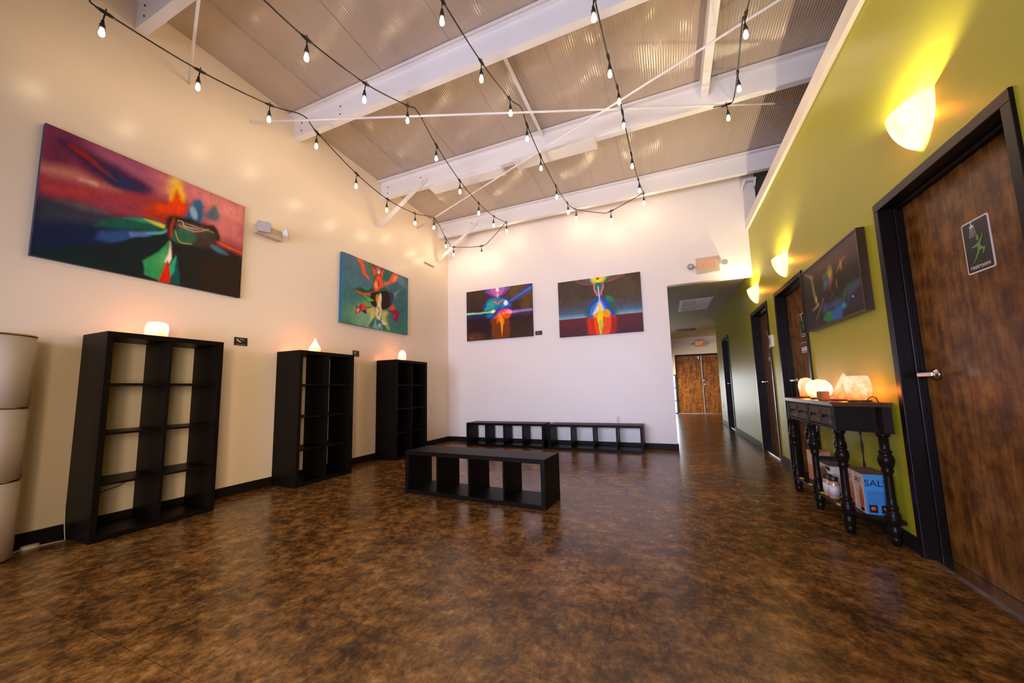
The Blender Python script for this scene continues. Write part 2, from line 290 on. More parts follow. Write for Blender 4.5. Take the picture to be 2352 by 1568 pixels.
# ---- strokes of the painted canvases
CANVAS={
 'P1':[
  ('v',[(0,'7a2c50'),(0.3,'8a3040'),(0.5,'70283a'),(0.62,'101830'),(1,'0a181c')]),
  ('p','94506a',1,0.2,[(0.159,0.005),(0.541,-0.011),(0.518,0.168),(0.216,0.179)]),
  ('p','c4706c',1,0.25,[(0.449,0.004),(1.0,-0.0),(1.001,0.422),(0.815,0.453),(0.686,0.208),(0.49,0.211)]),
  ('p','d88a80',0.7,0.2,[(0.642,0.009),(0.985,0.017),(0.983,0.192),(0.82,0.211)]),
  ('p','481a3c',0.9,0.3,[(-0.0,-0.0),(0.121,-0.001),(0.105,0.268),(0.003,0.312)]),
  ('s','c07a66',0.8,0.12,[(0.005,0.347,0.03),(0.108,0.323,0.04),(0.2,0.333,0.03),(0.299,0.323,0.01)]),
  ('s','e0b0a0',0.6,0.05,[(0.14,0.338,0.005),(0.195,0.331,0.012)]),
  ('p','9a3438',1,0.12,[(0.003,0.441),(0.226,0.364),(0.463,0.275),(0.532,0.455),(0.333,0.477),(0.149,0.496),(0.004,0.53)]),
  ('p','86384a',0.7,0.1,[(0.2,0.422),(0.438,0.379),(0.526,0.447),(0.361,0.502),(0.186,0.51)]),
  ('p','2c2f3c',1,0.12,[(0.004,0.557),(0.151,0.543),(0.325,0.524),(0.503,0.494),(0.507,0.559),(-0.001,0.783)]),
  ('s','5c5a58',0.5,0.06,[(0.078,0.553,0.01),(0.169,0.541,0.025),(0.264,0.53,0.01)]),
  ('p','0c1a3c',1,0.1,[(0.001,0.738),(0.241,0.644),(0.53,0.529),(0.509,0.602),(0.346,0.729),(0.204,0.839),(0.001,1.0)]),
  ('p','2a4a7c',0.9,0.05,[(0.234,0.693),(0.494,0.554),(0.479,0.601),(0.386,0.677),(0.296,0.764),(0.219,0.774)]),
  ('p','5a80b0',0.8,0.03,[(0.357,0.64),(0.494,0.554),(0.478,0.59),(0.376,0.692)]),
  ('p','0d1b1e',1,0.02,[(0.11,0.89),(0.277,0.779),(0.386,0.672),(0.537,0.559),(0.564,0.606),(0.584,1.01),(-0.0,1.0)]),
  ('p','082428',0.8,0.2,[(0.003,0.973),(0.127,0.887),(0.261,1.017),(0.001,1.004)]),
  ('p','1a1a18',1,0.05,[(0.559,0.62),(0.702,0.559),(0.849,0.523),(0.989,0.559),(1.0,1.0),(0.528,1.008)]),
  ('p','28190e',0.8,0.15,[(0.751,0.691),(0.99,0.584),(1.0,1.0),(0.75,0.999)]),
  ('c','b03a10',1,0.08,[(0.564,0.066),(0.608,0.153),(0.636,0.252),(0.612,0.373),(0.531,0.422),(0.43,0.449),(0.417,0.414),(0.481,0.284),(0.547,0.229)]),
  ('c','e8b850',0.9,0.1,[(0.536,0.005),(0.588,0.001),(0.607,0.13),(0.573,0.107),(0.531,0.16)]),
  ('c','f0c030',0.9,0.05,[(0.571,0.061),(0.61,0.127),(0.605,0.226),(0.547,0.241),(0.548,0.124)]),
  ('c','d84008',1,0.05,[(0.573,0.107),(0.596,0.184),(0.626,0.259),(0.577,0.336),(0.498,0.375),(0.477,0.332),(0.547,0.241)]),
  ('s','a02008',0.8,0.03,[(0.428,0.407,0.008),(0.488,0.425,0.012),(0.55,0.433,0.01)]),
  ('s','902a30',0.8,0.03,[(0.346,0.422,0.003),(0.412,0.428,0.006),(0.471,0.446,0.008)]),
  ('p','145040',1,0.05,[(0.247,0.591),(0.361,0.502),(0.46,0.464),(0.528,0.491),(0.506,0.542),(0.34,0.623),(0.213,0.66)]),
  ('p','2f8a60',0.9,0.03,[(0.335,0.528),(0.409,0.483),(0.492,0.5),(0.529,0.513),(0.445,0.516),(0.367,0.519)]),
  ('p','c0c040',1,0.025,[(0.421,0.487),(0.49,0.474),(0.527,0.48),(0.517,0.514),(0.468,0.508)]),
  ('s','50a090',1,0.012,[(0.438,0.607,0.006),(0.507,0.564,0.012),(0.547,0.503,0.008)]),
  ('c','305a80',1,0.05,[(0.669,0.147),(0.711,0.131),(0.731,0.241),(0.721,0.357),(0.659,0.381),(0.617,0.347),(0.647,0.258)]),
  ('e','90b0c0',0.9,0.9,0.675,0.276,0.03,0.06,-10),
  ('c','3a6068',0.9,0.05,[(0.758,0.187),(0.792,0.115),(0.826,0.182),(0.822,0.261),(0.762,0.284),(0.731,0.241)]),
  ('c','281c14',1,0.04,[(0.53,0.4),(0.624,0.343),(0.736,0.348),(0.801,0.323),(0.845,0.449),(0.804,0.557),(0.704,0.594),(0.596,0.601),(0.542,0.539)]),
  ('c','6e5a44',0.9,0.05,[(0.594,0.419),(0.737,0.384),(0.797,0.4),(0.77,0.464),(0.685,0.497),(0.603,0.471)]),
  ('c','3a3026',0.9,0.06,[(0.697,0.454),(0.797,0.388),(0.817,0.513),(0.746,0.585),(0.682,0.569)]),
  ('c','2a6048',0.9,0.04,[(0.572,0.5),(0.656,0.454),(0.7,0.513),(0.662,0.591),(0.577,0.6)]),
  ('s','e0d0b0',0.9,0.008,[(0.587,0.4,0.003),(0.613,0.396,0.003),(0.628,0.434,0.003),(0.71,0.412,0.002)]),
  ('s','d8b8a0',0.8,0.008,[(0.595,0.441,0.002),(0.683,0.45,0.003),(0.766,0.38,0.002)]),
  ('s','c8a890',0.7,0.008,[(0.626,0.4,0.002),(0.695,0.396,0.003),(0.797,0.4,0.002)]),
  ('s','a03020',1,0.015,[(0.567,0.389,0.006),(0.559,0.485,0.012),(0.566,0.571,0.006)]),
  ('s','c0b040',0.8,0.01,[(0.585,0.504,0.003),(0.609,0.595,0.004),(0.675,0.584,0.003)]),
  ('p','2f8a50',1,0.02,[(0.558,0.609),(0.554,0.779),(0.545,0.849),(0.516,0.991),(0.445,0.965),(0.434,0.854),(0.503,0.736)]),
  ('p','58a860',0.7,0.06,[(0.544,0.695),(0.543,0.806),(0.505,0.898),(0.484,0.831)]),
  ('p','f0d8c0',1,0.02,[(0.562,0.619),(0.572,0.771),(0.559,0.821),(0.534,0.82),(0.552,0.735)]),
  ('p','c02c10',1,0.015,[(0.548,0.792),(0.567,0.851),(0.577,1.002),(0.51,1.004)]),
  ('p','28a070',1,0.015,[(0.596,0.726),(0.605,0.779),(0.59,0.886),(0.571,0.938),(0.563,0.841)]),
  ('p','0c4a48',1,0.015,[(0.599,0.736),(0.612,0.809),(0.621,0.997),(0.574,1.003),(0.574,0.937),(0.594,0.885)]),
  ('s','4a6a80',0.9,0.04,[(0.803,0.545,0.02),(0.85,0.56,0.025),(0.898,0.575,0.006)]),
  ('s','a83a10',0.9,0.05,[(0.831,0.481,0.01),(0.911,0.492,0.02),(1.005,0.525,0.025)]),
  ('s','e07020',0.8,0.015,[(0.839,0.484,0.003),(0.92,0.501,0.006),(0.996,0.516,0.004)]),
  ('c','24103a',0.9,0.09,[(0.052,0.091),(0.144,0.078),(0.241,0.097),(0.348,0.139),(0.441,0.19),(0.42,0.248),(0.313,0.292),(0.191,0.259),(0.104,0.171)]),
  ('c','1c2850',0.95,0.05,[(0.216,0.189),(0.318,0.183),(0.408,0.235),(0.323,0.285),(0.25,0.275)]),
  ('s','8a1c14',1,0.04,[(0.096,0.101,0.02),(0.157,0.137,0.022),(0.216,0.189,0.008),(0.279,0.234,0.003)]),
 ],
 'P2':[
  ('v',[(0,'4a6076'),(0.35,'466a78'),(0.6,'3a6c6c'),(0.85,'4c7c66'),(1,'3f7a62')]),
  ('p','2a5a60',0.7,0.4,[(0.641,0.221),(1.0,-0.0),(1.0,1.0),(0.703,0.969)]),
  ('e','7ca880',0.8,1.2,0.353,0.848,0.3,0.2,0),
  ('e','6a8a98',0.5,1.0,0.863,0.096,0.18,0.07,20),
  ('p','1a7aa8',1,0.02,[(-0.0,-0.0),(0.007,0.003),(0.005,0.627),(0.009,0.998),(0.0,1.0)]),
  ('p','3f8a60',0.8,0.05,[(0.461,0.794),(0.357,0.986),(0.656,0.988),(0.634,0.853),(0.558,0.769)]),
  ('c','c0b860',0.9,0.08,[(0.398,0.676),(0.459,0.704),(0.453,0.823),(0.404,0.888),(0.357,0.986),(0.385,0.813),(0.349,0.726)]),
  ('c','b8b868',0.9,0.08,[(0.575,0.7),(0.66,0.696),(0.615,0.802),(0.675,0.975),(0.579,0.866),(0.541,0.783)]),
  ('c','146a68',0.9,0.04,[(0.462,0.821),(0.423,0.972),(0.357,0.977),(0.396,0.899)]),
  ('c','146a68',0.9,0.04,[(0.561,0.897),(0.637,0.982),(0.545,0.991)]),
  ('c','8090a0',0.9,0.03,[(0.463,0.856),(0.542,0.838),(0.563,0.988),(0.432,0.979)]),
  ('c','d06018',1,0.015,[(0.173,0.014),(0.27,0.013),(0.297,0.106),(0.308,0.184),(0.369,0.251),(0.336,0.264),(0.268,0.21),(0.232,0.09)]),
  ('c','5a6078',1,0.02,[(0.278,0.014),(0.337,0.015),(0.366,0.141),(0.412,0.243),(0.405,0.292),(0.334,0.201),(0.297,0.106)]),
  ('c','2f7a40',1,0.015,[(0.328,0.009),(0.397,0.015),(0.383,0.125),(0.438,0.223),(0.421,0.267),(0.367,0.168)]),
  ('c','8a3018',1,0.02,[(0.397,0.015),(0.598,0.013),(0.582,0.166),(0.545,0.181),(0.437,0.205),(0.4,0.127)]),
  ('c','d85028',1,0.015,[(0.411,0.047),(0.444,0.108),(0.454,0.179),(0.41,0.16)]),
  ('c','d85028',1,0.015,[(0.58,0.031),(0.6,0.1),(0.545,0.162),(0.534,0.098)]),
  ('c','2a5a50',1,0.02,[(0.598,0.013),(0.736,0.014),(0.668,0.132),(0.593,0.201),(0.563,0.154)]),
  ('c','dc5a34',1,0.015,[(0.726,0.018),(0.814,0.022),(0.779,0.138),(0.699,0.199),(0.604,0.274),(0.584,0.233),(0.669,0.171)]),
  ('c','e08878',0.9,0.02,[(0.747,0.06),(0.799,0.049),(0.769,0.132),(0.719,0.152)]),
  ('c','706890',1,0.02,[(0.491,0.016),(0.537,0.039),(0.525,0.121),(0.471,0.144),(0.447,0.087)]),
  ('c','d86838',1,0.02,[(0.491,0.04),(0.52,0.076),(0.507,0.119),(0.48,0.121)]),
  ('e','f8d890',1,0.8,0.497,0.097,0.02,0.02,0),
  ('c','204a30',1,0.02,[(0.041,0.49),(0.136,0.489),(0.242,0.421),(0.341,0.443),(0.415,0.344),(0.42,0.23),(0.459,0.383),(0.443,0.444),(0.343,0.505),(0.246,0.546),(0.159,0.498)]),
  ('c','b85828',1,0.02,[(0.167,0.487),(0.237,0.497),(0.342,0.479),(0.452,0.423),(0.418,0.48),(0.343,0.514),(0.254,0.535),(0.198,0.519)]),
  ('c','e05030',1,0.015,[(0.49,0.155),(0.536,0.165),(0.57,0.248),(0.576,0.322),(0.495,0.38),(0.452,0.423),(0.423,0.341),(0.447,0.238)]),
  ('c','f0a070',0.8,0.03,[(0.456,0.254),(0.493,0.315),(0.477,0.367),(0.441,0.334)]),
  ('s','202830',1,0.01,[(0.496,0.229,0.006),(0.504,0.292,0.01),(0.503,0.339,0.004)]),
  ('c','285a3c',1,0.02,[(0.576,0.303),(0.663,0.35),(0.606,0.389),(0.513,0.383)]),
  ('c','20120c',1,0.02,[(0.514,0.401),(0.605,0.36),(0.683,0.372),(0.705,0.511),(0.668,0.609),(0.575,0.672),(0.467,0.666),(0.397,0.641),(0.377,0.521),(0.392,0.462)]),
  ('c','3c2c50',1,0.03,[(0.663,0.359),(0.742,0.362),(0.724,0.485),(0.677,0.596),(0.675,0.462)]),
  ('c','647888',1,0.02,[(0.742,0.362),(0.802,0.301),(0.875,0.245),(0.803,0.341),(0.763,0.414)]),
  ('c','80a030',1,0.015,[(0.277,0.501),(0.327,0.546),(0.394,0.552),(0.429,0.577),(0.362,0.589),(0.311,0.56)]),
  ('c','58a838',1,0.015,[(0.271,0.582),(0.297,0.618),(0.347,0.638),(0.388,0.634),(0.356,0.688),(0.281,0.64)]),
  ('c','c08018',1,0.01,[(0.462,0.475),(0.497,0.463),(0.5,0.573),(0.474,0.609),(0.455,0.551)]),
  ('c','d8c498',1,0.015,[(0.506,0.442),(0.542,0.439),(0.546,0.634),(0.556,0.677),(0.524,0.842),(0.588,0.845),(0.626,0.892),(0.562,0.906),(0.507,0.864),(0.46,0.767),(0.483,0.615)]),
  ('s','3a2410',0.9,0.01,[(0.493,0.649,0.01),(0.521,0.696,0.006),(0.496,0.785,0.01)]),
  ('s','2a1c10',0.8,0.01,[(0.523,0.417,0.012),(0.498,0.491,0.006),(0.521,0.53,0.004)]),
  ('c','287080',1,0.02,[(0.471,0.854),(0.542,0.856),(0.562,0.906),(0.528,0.995),(0.482,0.942)]),
  ('e','a8c098',0.9,0.6,0.522,0.933,0.035,0.035,0),
  ('c','98203a',1,0.015,[(0.167,0.709),(0.221,0.719),(0.243,0.669),(0.276,0.712),(0.262,0.767),(0.232,0.818),(0.179,0.828),(0.192,0.77)]),
  ('c','c84040',1,0.015,[(0.266,0.654),(0.298,0.653),(0.332,0.704),(0.301,0.757),(0.268,0.722)]),
  ('c','40182c',1,0.02,[(0.262,0.767),(0.325,0.741),(0.331,0.801),(0.286,0.795)]),
  ('e','e0a0a0',0.9,0.8,0.215,0.78,0.02,0.04,20),
  ('s','803040',1,0.02,[(0.332,0.713,0.01),(0.398,0.676,0.01)]),
  ('c','c84830',1,0.015,[(0.677,0.596),(0.735,0.55),(0.776,0.597),(0.747,0.654),(0.688,0.66)]),
  ('c','782848',1,0.02,[(0.678,0.663),(0.807,0.618),(0.849,0.696),(0.809,0.784),(0.815,0.845),(0.749,0.798),(0.718,0.7)]),
  ('e','d02038',1,0.6,0.758,0.738,0.03,0.03,0),
 ],
 'P3':[
  ('v',[(0,'3c2c26'),(0.4,'3a2a22'),(0.6,'2a1a18'),(1,'3a2418')]),
  ('e','5c4428',0.9,1.2,0.787,0.084,0.22,0.12,-20),
  ('e','5a4020',0.9,1.2,0.93,0.29,0.12,0.25,10),
  ('e','24141c',0.9,1.0,0.231,0.698,0.25,0.3,0),
  ('e','5a3820',0.6,1.0,0.14,0.936,0.2,0.1,-5),
  ('c','4a2c6c',0.9,0.12,[(0.271,0.009),(0.368,0.002),(0.658,0.007),(0.623,0.104),(0.541,0.175),(0.486,0.191),(0.392,0.148)]),
  ('c','7a4890',1,0.03,[(0.316,0.014),(0.665,0.008),(0.623,0.104),(0.541,0.167),(0.496,0.185),(0.406,0.141)]),
  ('c','a464a4',1,0.02,[(0.382,0.005),(0.598,0.004),(0.583,0.079),(0.534,0.157),(0.497,0.176),(0.434,0.12)]),
  ('p','d07aa0',1,0.02,[(0.457,0.006),(0.531,0.004),(0.516,0.075),(0.489,0.096),(0.466,0.065)]),
  ('e','f8e0e8',1,0.8,0.494,0.04,0.03,0.06,0),
  ('e','e85080',1,0.7,0.491,0.118,0.045,0.05,0),
  ('s','fff0f4',1,0.012,[(0.496,0.115,0.008),(0.496,0.193,0.008)]),
  ('s','2c4a94',0.9,0.1,[(0.671,0.286,0.02),(0.817,0.21,0.04),(0.999,0.05,0.07)]),
  ('s','5a7ab8',0.8,0.05,[(0.678,0.287,0.01),(0.817,0.193,0.012),(0.985,0.081,0.02)]),
  ('s','20306c',0.7,0.14,[(0.002,0.464,0.06),(0.341,0.51,0.05)]),
  ('c','2a3c8c',1,0.08,[(0.363,0.195),(0.5,0.185),(0.646,0.221),(0.696,0.342),(0.688,0.41),(0.547,0.456),(0.408,0.573),(0.312,0.541),(0.302,0.415),(0.262,0.337),(0.32,0.258)]),
  ('c','1a7c94',1,0.03,[(0.363,0.204),(0.5,0.194),(0.606,0.231),(0.551,0.282),(0.529,0.348),(0.494,0.412),(0.412,0.433),(0.294,0.422),(0.317,0.346),(0.373,0.321),(0.319,0.293)]),
  ('c','3ca09a',0.9,0.03,[(0.347,0.281),(0.443,0.263),(0.469,0.32),(0.413,0.38),(0.288,0.412),(0.317,0.364)]),
  ('s','145068',0.8,0.015,[(0.374,0.285,0.003),(0.429,0.295,0.006),(0.476,0.33,0.003)]),
  ('s','145068',0.8,0.015,[(0.345,0.36,0.003),(0.407,0.344,0.006),(0.455,0.335,0.003)]),
  ('c','2c6cac',1,0.03,[(0.53,0.313),(0.592,0.254),(0.658,0.284),(0.688,0.376),(0.616,0.38),(0.548,0.421)]),
  ('e','e8f0ff',1,0.7,0.614,0.315,0.04,0.05,20),
  ('s','d84058',1,0.02,[(0.423,0.25,0.01),(0.464,0.266,0.014),(0.493,0.324,0.01)]),
  ('s','e8606c',1,0.02,[(0.585,0.253,0.008),(0.531,0.27,0.014),(0.503,0.317,0.01)]),
  ('s','f09060',0.9,0.015,[(0.45,0.264,0.004),(0.483,0.313,0.006)]),
  ('s','8c70b0',0.9,0.05,[(0.698,0.502,0.03),(0.842,0.5,0.022),(1.001,0.498,0.022)]),
  ('s','3c2c5c',0.7,0.1,[(0.698,0.541,0.03),(1.0,0.531,0.03)]),
  ('s','9a80c8',0.8,0.03,[(0.712,0.505,0.014),(1.001,0.502,0.012)]),
  ('s','70c078',1,0.03,[(0.002,0.455,0.02),(0.202,0.461,0.016),(0.37,0.461,0.02),(0.439,0.446,0.03)]),
  ('s','b0d890',0.9,0.02,[(0.009,0.457,0.008),(0.272,0.463,0.005),(0.377,0.463,0.008)]),
  ('e','e8f0a0',1,0.7,0.421,0.457,0.05,0.03,-25),
  ('c','146c90',0.9,0.03,[(0.341,0.492),(0.437,0.508),(0.394,0.571),(0.326,0.552)]),
  ('c','7c3c90',1,0.03,[(0.379,0.613),(0.436,0.56),(0.52,0.434),(0.547,0.43),(0.518,0.521),(0.448,0.597)]),
  ('c','d85070',1,0.03,[(0.512,0.485),(0.601,0.43),(0.667,0.441),(0.725,0.502),(0.691,0.54),(0.598,0.56),(0.516,0.608),(0.435,0.604),(0.477,0.549)]),
  ('e','f8a0b0',1,0.8,0.659,0.496,0.07,0.035,0),
  ('c','d85018',1,0.02,[(0.421,0.602),(0.504,0.562),(0.586,0.514),(0.684,0.539),(0.649,0.62),(0.596,0.638),(0.582,0.67),(0.529,0.627),(0.474,0.672)]),
  ('c','6a3410',1,0.05,[(0.379,0.622),(0.516,0.608),(0.649,0.637),(0.667,0.718),(0.64,1.0),(0.411,0.98),(0.396,0.766)]),
  ('c','c06010',1,0.02,[(0.469,0.601),(0.496,0.605),(0.494,0.692),(0.473,0.698)]),
  ('c','e07a10',1,0.015,[(0.505,0.51),(0.532,0.514),(0.557,0.579),(0.585,0.653),(0.565,0.79),(0.547,0.971),(0.541,0.83),(0.527,0.697),(0.502,0.641)]),
  ('s','f8b040',1,0.012,[(0.531,0.54,0.012),(0.546,0.63,0.008),(0.55,0.788,0.006),(0.547,0.91,0.002)]),
  ('e','e8a030',1,0.7,0.582,0.518,0.03,0.02,0),
  ('s','c0b0a0',0.8,0.008,[(0.05,0.943,0.002),(0.093,0.935,0.003)]),
  ('s','40302c',0.5,0.06,[(0.786,0.119,0.01),(0.987,0.023,0.01)]),
 ],
 'P4':[
  ('v',[(0,'42362c'),(0.35,'463a30'),(0.5,'4a464c'),(0.6,'4a6076'),(0.68,'7aa0b4'),(0.69,'5c2424'),(0.85,'50222a'),(1,'44202a')]),
  ('e','54432c',0.6,1.0,0.808,0.241,0.3,0.2,0),
  ('c','38563c',0.7,0.06,[(0.338,0.683),(0.367,0.479),(0.446,0.375),(0.521,0.37),(0.627,0.388),(0.683,0.527),(0.71,0.693)]),
  ('p','5c4a4c',0.9,0.05,[(0.232,0.002),(0.817,0.002),(0.733,0.063),(0.563,0.112),(0.466,0.11),(0.326,0.084)]),
  ('s','9c4848',0.9,0.04,[(0.237,0.016,0.006),(0.325,0.088,0.008),(0.454,0.112,0.008)]),
  ('s','a84a44',0.9,0.04,[(0.58,0.107,0.006),(0.699,0.073,0.008),(0.811,0.009,0.008)]),
  ('c','4a5a60',1,0.03,[(0.334,0.009),(0.685,0.004),(0.627,0.05),(0.558,0.103),(0.455,0.092),(0.386,0.053)]),
  ('c','3c8050',1,0.02,[(0.422,0.005),(0.64,-0.001),(0.581,0.074),(0.535,0.107),(0.472,0.087)]),
  ('e','a8c050',1,0.4,0.509,0.014,0.13,0.105,0),
  ('e','f0cc40',1,0.5,0.509,0.014,0.085,0.075,0),
  ('e','e8a020',1,0.7,0.509,0.016,0.04,0.03,0),
  ('e','302008',1,0.6,0.509,0.02,0.015,0.015,0),
  ('s','60b060',1,0.02,[(0.478,0.079,0.01),(0.512,0.098,0.012),(0.552,0.094,0.01)]),
  ('c','3c6068',1,0.02,[(0.466,0.102),(0.563,0.112),(0.566,0.204),(0.517,0.312),(0.473,0.229),(0.458,0.151)]),
  ('c','386850',1,0.03,[(0.489,0.107),(0.529,0.106),(0.52,0.213),(0.502,0.226)]),
  ('s','e08088',1,0.03,[(0.458,0.118,0.008),(0.457,0.193,0.01),(0.496,0.321,0.01)]),
  ('s','e07a7c',1,0.03,[(0.564,0.129,0.008),(0.563,0.204,0.01),(0.531,0.314,0.008)]),
  ('c','385848',0.9,0.03,[(0.6,0.351),(0.661,0.377),(0.708,0.45),(0.694,0.529),(0.708,0.612),(0.683,0.689),(0.649,0.571),(0.624,0.469)]),
  ('e','2c7a50',0.9,0.8,0.638,0.398,0.08,0.045,35),
  ('c','2448a0',1,0.04,[(0.518,0.353),(0.583,0.381),(0.634,0.504),(0.688,0.698),(0.65,0.709),(0.378,0.697),(0.366,0.629),(0.39,0.483),(0.457,0.377)]),
  ('c','2c60b0',0.9,0.06,[(0.52,0.403),(0.579,0.479),(0.645,0.684),(0.402,0.683),(0.406,0.551),(0.467,0.445)]),
  ('s','3c90b8',0.8,0.03,[(0.397,0.65,0.01),(0.424,0.521,0.012),(0.467,0.445,0.006)]),
  ('c','d8dce8',1,0.08,[(0.519,0.412),(0.55,0.507),(0.57,0.592),(0.551,0.671),(0.437,0.655),(0.451,0.575),(0.489,0.481)]),
  ('s','e8f4f8',1,0.012,[(0.51,0.161,0.004),(0.513,0.27,0.006),(0.517,0.395,0.004)]),
  ('p','c02c14',1,0.05,[(0.355,0.702),(0.694,0.706),(0.701,0.812),(0.673,0.992),(0.529,1.001),(0.358,0.983)]),
  ('p','8a1c18',0.8,0.08,[(0.626,0.746),(0.704,0.724),(0.701,0.955),(0.634,0.996)]),
  ('c','e84c18',1,0.03,[(0.436,0.688),(0.494,0.671),(0.489,0.826),(0.506,0.998),(0.467,0.99),(0.444,0.82)]),
  ('c','e05018',1,0.02,[(0.553,0.589),(0.634,0.666),(0.639,0.844),(0.613,0.985),(0.534,0.993),(0.542,0.751)]),
  ('c','f09818',1,0.02,[(0.553,0.606),(0.593,0.571),(0.631,0.617),(0.634,0.674),(0.611,0.711),(0.55,0.687)]),
  ('c','f09818',1,0.02,[(0.437,0.672),(0.461,0.625),(0.496,0.606),(0.493,0.696),(0.442,0.697)]),
  ('c','f4cc30',1,0.015,[(0.515,0.452),(0.537,0.554),(0.549,0.638),(0.548,0.752),(0.534,0.831),(0.523,1.0),(0.512,0.999),(0.489,0.826),(0.479,0.702),(0.491,0.597)]),
  ('c','b8c040',1,0.03,[(0.497,0.77),(0.542,0.775),(0.526,1.0),(0.512,0.999)]),
 ],
 'P5':[
  ('v',[(0,'44382e'),(0.4,'30261a'),(1,'281e18')]),
  ('p','5c4c44',0.72,0.475,[(0.123,0.045),(1.0,0.0),(1.002,0.207),(0.68,0.218),(0.381,0.172)]),
  ('s','6a4838',0.64,0.19,[(0.388,0.127,0.05),(0.712,0.193,0.05),(0.845,0.175,0.04)]),
  ('p','1c1408',0.72,0.38,[(0.635,0.324),(0.998,0.465),(0.989,0.632),(0.72,0.753),(0.497,0.632)]),
  ('p','20200c',0.64,0.57,[(0.016,0.065),(0.134,0.367),(0.177,0.696),(0.009,0.942)]),
  ('s','a0a060',0.64,0.114,[(0.185,0.16,0.01),(0.213,0.342,0.03),(0.237,0.539,0.03)]),
  ('e','d0b850',0.72,1.52,0.247,0.567,0.035,0.05,0),
  ('s','c08a50',0.64,0.076,[(0.061,0.049,0.008),(0.22,0.18,0.015)]),
  ('s','d0a080',0.72,0.057,[(0.288,0.656,0.02),(0.158,0.701,0.004)]),
  ('s','b8b0a0',0.64,0.028,[(0.394,0.608,0.004),(0.307,0.745,0.006),(0.206,0.871,0.003)]),
  ('e','c89a28',0.8,1.52,0.559,0.302,0.07,0.08,0),
  ('s','508a40',0.72,0.095,[(0.435,0.301,0.02),(0.511,0.274,0.02),(0.595,0.22,0.01)]),
  ('c','58788c',0.72,0.114,[(0.45,0.357),(0.569,0.377),(0.53,0.435),(0.433,0.465)]),
  ('s','a85a18',0.72,0.076,[(0.578,0.405,0.02),(0.517,0.508,0.01)]),
  ('s','c06a28',0.64,0.076,[(0.652,0.467,0.01),(0.653,0.543,0.015)]),
  ('e','d07028',0.72,1.71,0.743,0.286,0.04,0.06,0),
  ('s','a8a870',0.64,0.038,[(0.672,0.347,0.006),(0.726,0.27,0.008),(0.812,0.218,0.005)]),
  ('s','503a68',0.56,0.095,[(0.465,0.458,0.03),(0.507,0.388,0.02)]),
  ('s','6a5820',0.72,0.028,[(0.538,0.562,0.006),(0.569,0.632,0.006),(0.506,0.669,0.006)]),
  ('c','3c4c7c',0.8,0.114,[(0.395,0.7),(0.478,0.745),(0.623,0.72),(0.705,0.767),(0.599,0.856),(0.467,0.817),(0.387,0.842),(0.353,0.763)]),
  ('c','283054',0.8,0.076,[(0.389,0.832),(0.501,0.787),(0.603,0.837),(0.544,0.867)]),
  ('s','28603c',0.76,0.114,[(0.707,0.828,0.03),(0.739,0.711,0.035),(0.834,0.647,0.03),(0.967,0.639,0.02)]),
  ('s','46466c',0.72,0.114,[(0.761,0.86,0.02),(0.83,0.734,0.035),(0.92,0.662,0.04),(0.995,0.655,0.03)]),
  ('c','28183c',0.48,0.114,[(0.827,0.752),(0.998,0.693),(1.003,0.878),(0.772,0.864)]),
  ('e','f0e8d0',0.8,1.33,0.863,0.788,0.018,0.014,0),
  ('c','2c7c38',0.8,0.038,[(0.35,0.929),(0.418,0.842),(0.545,0.857),(0.512,0.97),(0.467,0.987)]),
  ('c','2868a0',0.8,0.038,[(0.509,0.99),(0.544,0.867),(0.657,0.827),(0.749,0.864),(0.694,0.902),(0.679,0.986),(0.6,1.009)]),
  ('e','3cbcc0',0.56,1.71,0.717,0.842,0.05,0.03,0),
 ],
}
def _h2l(h):
    c=np.array([int(h[i:i+2],16)/255 for i in (0,2,4)])
    return np.where(c<=.04045,c/12.92,((c+.055)/1.055)**2.4)
def _noise(nx,ny,fx,fy,seed):
    r=np.random.RandomState(seed); g=r.rand(int(fy)+3,int(fx)+3)
    x=np.linspace(0,fx,nx); y=np.linspace(0,fy,ny)
    xi=x.astype(int); yi=y.astype(int); xf=x-xi; yf=y-yi
    xf=xf*xf*(3-2*xf); yf=(yf*yf*(3-2*yf))[:,None]
    a=g[np.ix_(yi,xi)]; b=g[np.ix_(yi,xi+1)]; c=g[np.ix_(yi+1,xi)]; d=g[np.ix_(yi+1,xi+1)]
    return (a*(1-xf)+b*xf)*(1-yf)+(c*(1-xf)+d*xf)*yf
def _catmull(p,closed):
    out=[]; n=len(p); p=[np.array(q,float) for q in p]
    for i in range(n if closed else n-1):
        a,b,c,d=(p[(i-1)%n],p[i],p[(i+1)%n],p[(i+2)%n]) if closed else (p[max(i-1,0)],p[i],p[i+1],p[min(i+2,n-1)])
        for k in range(4):
            t=k/4; out.append(.5*((2*b)+(c-a)*t+(2*a-5*b+4*c-d)*t*t+(3*b-a-3*c+d)*t**3))
    if not closed: out.append(p[-1])
    return out
